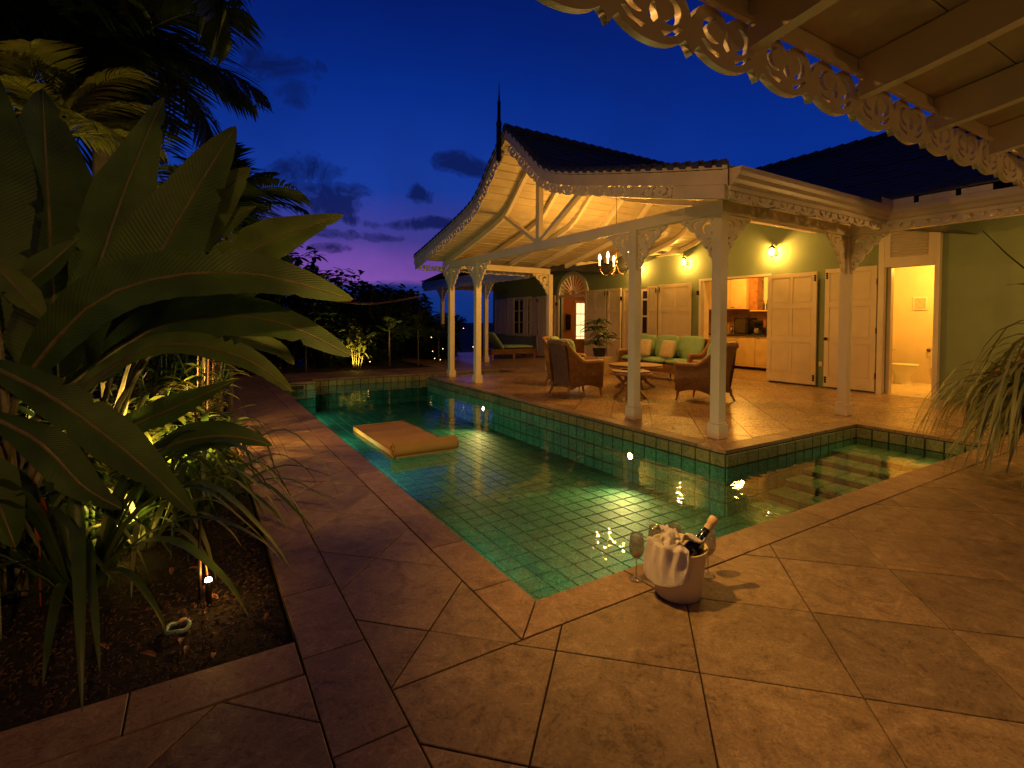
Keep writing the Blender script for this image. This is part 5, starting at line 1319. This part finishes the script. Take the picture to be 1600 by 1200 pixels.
banana('second banana plant farther back whose pale leaves reach over the path', None, [
    ([(240, 480, 3.3), (300, 330, 3.3), (392, 262, 3.4)], 74, (0, 0, .2), 'banana2'),
    ([(255, 440, 3.5), (330, 352, 3.5), (400, 322, 3.6)], 40, (0, 0, .5), 'banana2'),
    ([(290, 450, 3.2), (400, 375, 3.2), (538, 336, 3.4)], 66, (0, 0, .3), 'banana2'),
    ([(110, 600, 2.8), (260, 505, 2.75), (420, 500, 2.8), (550, 556, 2.9)], 74, (0, 0, .2), 'banana'),
    ([(70, 650, 2.7), (230, 545, 2.6), (370, 555, 2.6), (457, 612, 2.75)], 50, (0, 0, .7), 'banana2'),
    ([(120, 700, 2.9), (235, 655, 2.9), (372, 592, 3.0)], 44, (0, 0, .3), 'banana'),
    ([(210, 720, 2.9), (330, 655, 2.8), (426, 697, 2.9)], 52, (0, 0, .5), 'banana'),
    ([(180, 560, 3.1), (300, 470, 3.1), (430, 440, 3.2)], 60, (0, 0, .2), 'banana'),
    ([(230, 560, 3.0), (310, 520, 3.0), (420, 540, 3.2), (460, 570, 3.2)], 34, (0, 0, .6), 'banana2'),
    ([(150, 520, 3.4), (250, 400, 3.4), (330, 355, 3.5)], 60, (0, 0, .2), 'banana'),
    ], (-.55, 4.15, -.04))
# palms: trunk, fronds of paired leaflets
def frond(L, seedv, drop=.5, nl=34, ll=.42, lw=.028, matl='palm'):
    r = random.Random(seedv); b = MB(); P = []
    for i in range(nl+1):
        t_ = i/nl; P.append(V((L*(t_-.18*t_*t_), 0, L*(.42*t_-drop*t_*t_*1.25))))
    b.tube(P, [.014*(1-.85*i/nl) for i in range(nl+1)], 5)
    b.uv = [[(0, .3)]*8 for _ in b.f]
    for i in range(4, nl):
        t_ = i/nl; tg = (P[i+1]-P[i-1]).normalized(); l = ll*sin(pi*min(1, .18+t_*.8))**.6*r.uniform(.8, 1.12)
        for s_ in (1, -1):
            sd = V((0, s_, 0)); d = (sd*.80+tg*.62+V((0, 0, .10))).normalized(); e = P[i]+d*l+V((0, 0, -l*.42)); m_ = P[i]+d*l*.55+V((0, 0, r.uniform(-.02, .03)))
            leaf(b, [P[i], m_, e], lw, V((r.uniform(-.3, .3), -s_*.35, 1)), .2, 5, lance, 2)
    return b.mesh('frond', M_[matl], True)
FRONDS = [frond(1.0, i, .3+.14*i) for i in range(4)]
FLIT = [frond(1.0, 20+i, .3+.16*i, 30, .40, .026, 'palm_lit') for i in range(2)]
def palm(label, x, y, h, L, n, seedv, frs=None, lean=(0, 0), el=(-.5, 1.1), name='palm_tree', cat='palm tree', tr=.09, group=None):
    r = random.Random(seedv); t = thing(name, label, cat, (x, y, -.05), 0, group); top = V((x+lean[0], y+lean[1], h))
    P = [V((x, y, -.05)).lerp(top, i/8)+V((lean[0]*-.12*sin(pi*i/8), 0, 0)) for i in range(9)]
    MB().tube(P, [tr*(1.25-.4*i/8)+.006*(i % 2) for i in range(9)], 10).put('trunk', M_['trunk'], t)
    for i in range(n):
        az = 2*pi*i/n*2.4+r.uniform(-.3, .3); e = el[0]+(el[1]-el[0])*((i*.618) % 1); l = L*r.uniform(.85, 1.12)
        m = Matrix.Translation(top) @ Matrix.Rotation(az, 4, 'Z') @ Matrix.Rotation(-e, 4, 'Y') @ Matrix.Rotation(r.uniform(-.5, .5), 4, 'X') @ Matrix.Scale(l, 4)
        link('frond', r.choice(frs or FRONDS), t, None, m)
    return t
palm('tall dark palm behind the banana leaves, its crown breaking the sky at upper left', -1.05, 8.6, 4.9, 2.0, 24, 1, lean=(.1, .2))
palm('dark palm at the top left corner, nearest to the left edge of the sky', -2.3, 6.6, 4.6, 2.2, 22, 2)
palm('palm whose drooping frond hangs into the sky along the top edge', -.9, 7.4, 6.75, 2.2, 16, 3, el=(-.9, .6))
palm('low palm with floodlit yellow fronds between the upright banana leaves', -1.12, 6.6, 3.1, 1.15, 15, 4, FLIT, name='areca_palm', el=(-.1, 1.0), tr=.05)
palm('slender feathery palm rising at the right of the left thicket', .35, 7.9, 2.75, 1.15, 15, 5, None, name='areca_palm', el=(.1, 1.25), tr=.035)
palm('feathery palm leaning over the path beyond the banana leaves', .2, 7.0, 2.35, 1.05, 12, 6, None, name='areca_palm', el=(-.2, .9), tr=.035)
# leafy shrubs: canes with leaves set along them
def bush(label, x, y, h, r_, ncane, nleaf, LL, LW, matl, seedv, name='shrub', cat='shrub', group=None, droop=.3, zb=-.04, stem='cane', low=.12):
    r = random.Random(seedv); t = thing(name, label, cat, (x, y, zb), 0, group); st = MB(); lf = MB()
    for c_ in range(ncane):
        a = r.uniform(0, 2*pi); rr = r_*sqrt(r.random()); hh = h*r.uniform(.55, 1.05); o = V((x+rr*.35*cos(a), y+rr*.35*sin(a), zb)); e = V((x+rr*cos(a), y+rr*sin(a), zb+hh))
        m_ = (o+e)/2+V((r.uniform(-.05, .05), r.uniform(-.05, .05), hh*.08)); st.tube([o, m_, e], [.012, .009, .004], 5, False)
        for i in range(nleaf):
            t_ = low+(1-low)*(i+r.random())/nleaf; p = o*(1-t_)**2+m_*2*t_*(1-t_)+e*t_*t_; az = r.uniform(0, 2*pi); l = LL*r.uniform(.6, 1.2); up = r.uniform(-.3, .8)
            d = V((cos(az), sin(az), up)).normalized(); leaf(lf, [p, p+d*l*.55, p+d*l+V((0, 0, -l*droop))], LW*r.uniform(.7, 1.15), V((r.uniform(-.4, .4), r.uniform(-.4, .4), 1)), .22, 4, lance, 2)
    st.put('stems', M_[stem], t); lf.put('foliage', M_[matl], t, smooth=True); return t
rnd = random.Random(77)
# (x, y, height, radius, canes, leaves per cane, leaf length, width, material, label)
BS = [(-.08, 4.65, .62, .34, 12, 16, .22, .046, 'leaf_lit', 'low bright leafy shrub by the path just beyond the front lily clumps'),
      (-.34, 4.25, .55, .34, 12, 16, .20, .042, 'leaf_lit', 'low bright leafy shrub directly behind the floodlit lily clump'),
      (-.55, 4.75, .75, .36, 12, 16, .22, .046, 'leaf_lit', 'bright leafy shrub under the crossing banana leaves'),
      (-.38, 4.9, .85, .42, 16, 17, .20, .045, 'leaf_lit', 'yellow lit shrub in the middle of the left bed beneath the banana leaves'),
      (-.12, 5.5, .95, .40, 16, 17, .19, .040, 'leaf_lit', 'bright floodlit shrub behind the lowest arching leaves near the path'),
      (-.75, 5.6, 1.1, .45, 16, 17, .20, .045, 'leaf', 'green shrub left of the floodlit one in the middle of the bed'),
      (-.02, 4.3, .55, .30, 14, 12, .19, .030, 'leaf', 'low leafy shrub at the path edge with thin canes'),
      (-.55, 3.9, .6, .38, 14, 12, .20, .04, 'leaf', 'low shrub under the banana stalks'),
      (.05, 6.3, 1.0, .32, 6, 13, .20, .035, 'leaf', 'cane like shrub hugging the path edge, nearer one'),
      (.12, 7.4, 1.25, .35, 7, 14, .22, .035, 'leaf', 'cane like shrub hugging the path edge, middle one'),
      (.1, 8.6, 1.4, .40, 16, 16, .22, .04, 'leaf_dark', 'dark shrub beside the far half of the path'),
      (.0, 9.9, 1.5, .5, 16, 16, .24, .045, 'leaf_dark', 'dark shrub near the far end of the path'),
      (-.2, 11.4, 1.7, .6, 18, 16, .26, .05, 'leaf_dark', 'large dark shrub at the far left corner of the pool terrace'),
      (-1.3, 4.7, 1.5, .55, 18, 16, .24, .05, 'leaf', 'tall shrub behind the big banana plant'),
      (-1.6, 6.4, 2.1, .7, 20, 18, .28, .06, 'leaf', 'very tall shrub at the back left of the bed'),
      (-.7, 7.3, 2.2, .6, 20, 18, .28, .055, 'leaf', 'tall bushy shrub behind the pale banana leaves'),
      (-.5, 9.2, 2.3, .7, 20, 18, .3, .06, 'leaf_dark', 'tall dark shrub in the back row left of the path'),
      (-2.6, 5.2, 2.4, .8, 20, 18, .3, .07, 'leaf_dark', 'broad dark shrub filling the left edge of the bed'),
      (-1.7, 3.6, 1.1, .6, 18, 14, .26, .05, 'leaf_dark', 'dark shrub at the extreme left of the bed'),
      (-2.3, 8.3, 3.0, .9, 22, 18, .34, .08, 'leaf_dark', 'very tall dark shrub below the palm crowns'),
      (-1.0, 10.8, 2.8, .9, 22, 18, .34, .07, 'leaf_dark', 'tall dark shrub behind the slender palms'),
      (-1.15, 3.15, .55, .35, 14, 10, .24, .04, 'leaf_dark', 'small dark shrub low at the left edge')]
for i, (x, y, h, r_, nc, nl, LL, LW, mt, lab) in enumerate(BS):
    lit = mt == 'leaf_lit'; bush(lab, x, y, h, r_, 13 if lit else nc, 36 if lit else int(nl*1.3), LL, LW, mt, 100+i, low=.0 if lit else .06, stem='strap')
# thin bamboo like canes by the path
for i in range(9):
    x = .02+.03*(i % 4)+rnd.uniform(-.05, .05); y = 4.9+.32*i; z = rnd.uniform(1.1, 1.9)
    P = [V((x, y, -.04)), V((x+.01, y, z*.5)), V((x+.03, y+.02, z))]
    o = MB().tube(P, [.009, .008, .004], 6).put('bamboo_cane', M_['redstem' if i % 3 == 0 else 'cane']); tag(o, 'thin upright cane rising from the bed beside the path', 'cane', 'canes along the path edge')
# strap leaved clumps in front
def clump(label, x, y, n, L, W_, seedv, matl='strap', rise=(.25, .85), zb=-.04, droop=(.7, 1.4), azr=None, name='lily_clump'):
    r = random.Random(seedv); t = thing(name, label, 'lily', (x, y, zb))
    for i in range(n):
        az = r.uniform(*azr) if azr else 2*pi*i/n+r.uniform(-.25, .25); l = L*r.uniform(.65, 1.15); rs = r.uniform(*rise); d = V((cos(az), sin(az), 0)); o = V((x, y, zb))+d*.05
        h = l*rs; P = [o, o+d*l*.22+V((0, 0, h*.75)), o+d*l*.55+V((0, 0, h)), o+d*l*.85+V((0, 0, h*.55)), o+d*l*(1.0)+V((0, 0, max(.01, h*(1-r.uniform(*droop)))))]
        b = MB(); leaf(b, P, W_*r.uniform(.7, 1.2), lambda t_, d=d: V((-d.x*.2*t_*0+.0, 0, 1))+d*(t_*1.3), .3, 14, lambda t_: (1-t_**2.6)*min(1, .55+t_*1.6), 2); b.put('leaf', M_[matl], t, smooth=True)
    return t
clump('big lily clump with long drooping strap leaves at the lower left', -.50, 3.12, 34, .95, .060, 1)
clump('lily clump with arching leaves hanging over the path edge', .02, 3.95, 26, .80, .045, 2)
clump('lily clump left of the brightly lit leaves in the front of the bed', -.95, 3.45, 26, .85, .055, 3)
clump('lily clump close behind the biggest one, floodlit from below', -.28, 3.65, 28, .70, .045, 4, 'varieg')
clump('small lily clump by the path under the pale banana leaf', .05, 5.0, 20, .6, .035, 5)
clump('dark lily clump at the bottom left corner of the bed', -1.35, 2.75, 22, .8, .055, 6)
for i, (x, y) in enumerate(((-.62, 3.05), (-.16, 4.5), (-.9, 3.9), (.0, 5.4), (-.45, 4.4))):
    o = MB(); leaf(o, [V((x, y, .30)), V((x+.01, y, .38)), V((x+.015, y-.01, .50))], .045, V((.3, -1, .2)), .4, 8, lance, 2); leaf(o, [V((x, y, .0)), V((x, y, .16)), V((x, y, .31))], .010, V((.3, -1, .2)), .4, 4, None, 2)
    ob = o.put('ginger_flower', M_['red'], smooth=True); tag(ob, 'red flower spike '+['in the front of the left bed among the biggest lily clump', 'close to the path edge beyond the front lilies', 'farthest left under the banana leaves', 'at the path edge farthest back in the bed', 'in the middle of the floodlit shrubs'][i], 'flower', 'red flower spikes in the left bed')
# --- far hedge and plants behind the pool
FH = [(-1.6, 14.6, 4.1), (-.3, 15.2, 4.1), (.9, 14.8, 3.7), (2.0, 15.6, 3.4), (3.1, 15.3, 2.9), (4.2, 15.7, 2.55), (5.2, 16.3, 2.5), (6.0, 17.2, 2.4), (-3.2, 13.2, 4.2), (7.0, 16.4, 1.0), (8.6, 19.8, 1.6), (7.9, 21.5, 2.4), (6.3, 19.5, 2.5)]
LB = ['leftmost', 'second from the left', 'third from the left', 'fourth from the left', 'behind the floodlit plant', 'right of the floodlit plant', 'behind the small palms', 'left of the far veranda posts', 'dark tall mass behind the left thicket', 'seen between the far veranda posts', 'low and distant right of the far posts', 'lowest one by the far corner of the house', 'deepest in view between the posts']
for i, (x, y, h) in enumerate(FH):
    bush('dark hedge shrub beyond the pool, '+LB[i], x, y, h, 1.05, 50, 52, .34, .14, 'leaf_dark', 300+i, 'hedge_shrub', 'shrub', 'hedge shrubs beyond the pool', low=.02)
bush('floodlit yellow plant with crooked stems behind the far end of the pool', 3.75, 14.35, 1.35, .34, 7, 13, .34, .075, 'leaf_lit', 400, 'frangipani', 'plant', droop=.5, low=.35)
for i, (x, y, h, lab) in enumerate(((4.75, 14.5, .95, 'small fan leaved palm right of the floodlit plant'), (5.55, 14.3, 1.0, 'small palm with thin leaning stems near the far post'), (2.4, 14.2, .7, 'small dark palm left of the floodlit plant'), (6.6, 15.2, .7, 'small plant with fairy lights between the far veranda posts'))):
    palm(lab, x, y, h, .75, 11, 50+i, None, name='dwarf_palm', cat='dwarf palm', el=(-.1, 1.0), tr=.02)
for i in range(14):
    x = -1+i*.55+rnd.uniform(-.1, .1); y = 13.65+rnd.uniform(0, .4)
    clump('low strap leaved plant in the row edging the far bed, number '+'one two three four five six seven eight nine ten eleven twelve thirteen fourteen'.split()[i]+' from the left', x, y, 10, .35, .03, 60+i, 'leaf_dark', name='edging_plant') if False else None
# fairy lights in the far shrubs
for i, (px, py, d) in enumerate(((674, 527, 15.2), (679, 560, 15), (688, 562, 15), (676, 549, 15), (724, 513, 16), (739, 542, 17), (575, 547, 14.6), (578, 565, 14.2), (692, 545, 15), (722, 572, 16))):
    o = MB().lathe([(0, -.012), (.012, 0), (0, .012)], 8, at(px, py, d)).put('fairy_light', M_['fairy']); tag(o, 'tiny warm fairy light glinting in the dark hedge beyond the pool', 'light', 'fairy lights in the far hedge')
# a drooping cable or vine across the hedge
o = MB().tube([at(px, py, 13) for px, py in ((500, 466), (530, 471), (560, 474), (590, 474), (620, 470), (655, 463))], .028, 6).put('hanging_vine', M_['redstem']); tag(o, 'reddish vine stem sagging across the top of the far hedge', 'vine')
# --- ribbon leaved plant at the right edge
t = thing('ribbon_plant', 'large ribbon leaved pot plant drooping into view at the right edge', 'potted plant', (5.78, 1.18, 0))
MB().lathe([(0, 0), (.17, 0), (.21, .24), (.22, .27), (.20, .27), (.19, .24), (0, .24)], 24, (5.88, 1.12, 0)).put('pot', M_['trunk'], t)
r = random.Random(8)
for s_ in range(5):
    a = s_*1.3; top = V((5.78+.16*cos(a), 1.18+.16*sin(a), (.28, .46, .62, .78, .92)[s_])); MB().tube([(5.78, 1.18, .28), top], .018, 7).put('stem', M_['cane'], t)
    for i in range(64):
        az = r.uniform(0, 2*pi); l = .72*r.uniform(.7, 1.15); d = V((cos(az), sin(az), 0)); rs = r.uniform(.15, .75); h = l*rs
        P = [top, top+d*l*.28+V((0, 0, h*.7)), top+d*l*.62+V((0, 0, h*.62)), top+d*l*.85+V((0, 0, -h*.1)), top+d*l*.95+V((0, 0, -l*.38))]
        b = MB(); leaf(b, P, .038*r.uniform(.7, 1.2), lambda t_, d=d: V((0, 0, 1))+d*(t_*1.3), .25, 10, lambda t_: (1-t_**2.2)*min(1, .5+t_*2), 2); b.put('leaf', M_['varieg'], t, smooth=True)
t = thing('tall_stem_plant', 'thin green stems with one round leaf reaching in from the right edge', 'plant', (6.2, 1.0, 0))
MB().tube([(6.2, 1.0, 0), (6.15, 1.05, .9), at(1606, 424, 4.0), at(1572, 396, 3.95), at(1536, 361, 3.9)], [.01, .009, .006, .005, .003], 6).put('stem', M_['strap'], t)
b = MB(); leaf(b, [at(1640, 452, 3.9), at(1600, 440, 3.9), at(1572, 446, 3.9)], .11, V((0, 0, 1)), .1, 12, None, 4); b.put('leaf', M_['strap'], t, smooth=True)
# ================================================================== GARDEN LAMPS
def spike(label, loc, aim, watts, angle=80, col=(1, .66, .16), glow=True):
    t = thing('garden_spotlight', label, 'garden light', loc); p = V(loc); d = (V(aim)-p).normalized(); m = Matrix.Translation(p) @ V((0, 0, 1)).rotation_difference(d).to_matrix().to_4x4()
    MB().lathe([(0, -.09), (.022, -.085), (.034, -.05), (.038, 0), (.036, 0), (.033, -.02), (0, -.02)], 14, m=m).put('housing', M_['iron'], t)
    MB().lathe([(0, -.018), (.032, -.018), (.032, -.014), (0, -.014)], 14, m=m).put('lens', M_['tinylamp'], t)
    MB().tube([p-d*.06, (p.x, p.y, -.05)], .006, 6).put('spike', M_['iron'], t)
    lamp('garden_light', p+d*.02, watts, .03, col, 'SPOT', aim, angle, .7)
spike('small garden spotlight low in the middle of the left bed', (-.16, 3.95, .50), (-.42, 5.2, .55), 170, 140)
spike('garden spotlight under the strap leaves near the front of the left bed', (-.42, 3.40, .06), (-.30, 3.8, .45), 34, 120)
spike('garden spotlight aimed at the low floodlit palm', (-1.02, 6.35, 1.75), (-1.1, 6.6, 3.4), 20, 120)
spike('garden spotlight shining across the path from the far left bed', (-.45, 6.1, .75), (1.0, 5.9, 0), 170, 130, WARM)
spike('garden spotlight at the foot of the floodlit plant behind the pool', (3.62, 14.0, .0), (3.78, 14.4, .8), 120, 125)
spike('garden spotlight in the left thicket by the path canes', (-.1, 8.0, .1), (-.2, 8.8, 1.4), 26, 120)
# crook shaped copper path light
pa, pb_ = gnd(312, 940, -.04), gnd(326, 946, -.04)
t = thing('path_light', 'copper crook shaped path light with a small lit head standing in the bark mulch', 'path light', pa)
def zat(px, py, p): v = at(px, py, 1)-campos; return campos+v*((V(p)-campos).dot(_F)/v.dot(_F))
T1 = zat(312, 812, pa); MB().tube([pa, zat(311.5, 880, pa), T1], .0065, 7).put('stake', M_['iron'], t)
q = [zat(x, y, pa) for x, y in ((314, 930), (313.5, 895), (313.5, 868), (315, 864), (318, 865), (320, 872), (322, 886), (324, 899))]
MB().tube(q, .0045, 7).put('crook', M_['copper'], t)
hd = zat(325.5, 906, pb_); MB().lathe([(0, .012), (.012, .008), (.016, -.004), (0, -.004)], 10, hd).put('lamp_head', M_['tinylamp'], t)
MB().tube([hd+V((0, 0, -.006)), pb_], .013, 8).put('lamp_body', M_['iron'], t)
lamp('path_light_glow', hd+V((.03, -.04, .03)), .9, .01, WARM)
rp = gnd(278, 980, -.02)
o = MB().tube([rp+V((.042*cos(2*pi*j/20), .042*sin(2*pi*j/20), .004*sin(j))) for j in range(21)], .009, 7).put('plastic_ring', M_['ring']); tag(o, 'pale green plastic ring lying on the bark mulch', 'ring')

t = thing('wall_socket', 'small white weatherproof socket low on the green strip between two shutters', 'socket', (WX, 5.41, .46))
MB().bev(WX-.035, 5.375, .42, WX-.001, 5.445, .51, .006).put('socket_box', WH, t); MB().bev(WX-.042, 5.38, .455, WX-.036, 5.44, .505, .003).put('cover', WH, t)
rnd = random.Random(31)
M_['dry'] = mat('dry_leaf', (.22, .09, .03), .6, .4, 60, .4, 40)
for i in range(46):
    x = rnd.uniform(-1.1, .26); y = rnd.uniform(2.24, 3.9); a = rnd.uniform(0, 2*pi); L = rnd.uniform(.03, .07)
    b = MB(); d = V((cos(a), sin(a), 0)); o_ = V((x, y, -.022)); leaf(b, [o_, o_+d*L*.5+V((0, 0, .014)), o_+d*L+V((0, 0, rnd.uniform(0, .015)))], L*.4, V((rnd.uniform(-.4, .4), rnd.uniform(-.4, .4), 1)), .5, 6, lance, 2)
    tag(b.put('dry_leaf', M_['dry'], smooth=True), 'curled dry leaf fallen on the bark mulch', 'leaf', 'dry leaves on the mulch')
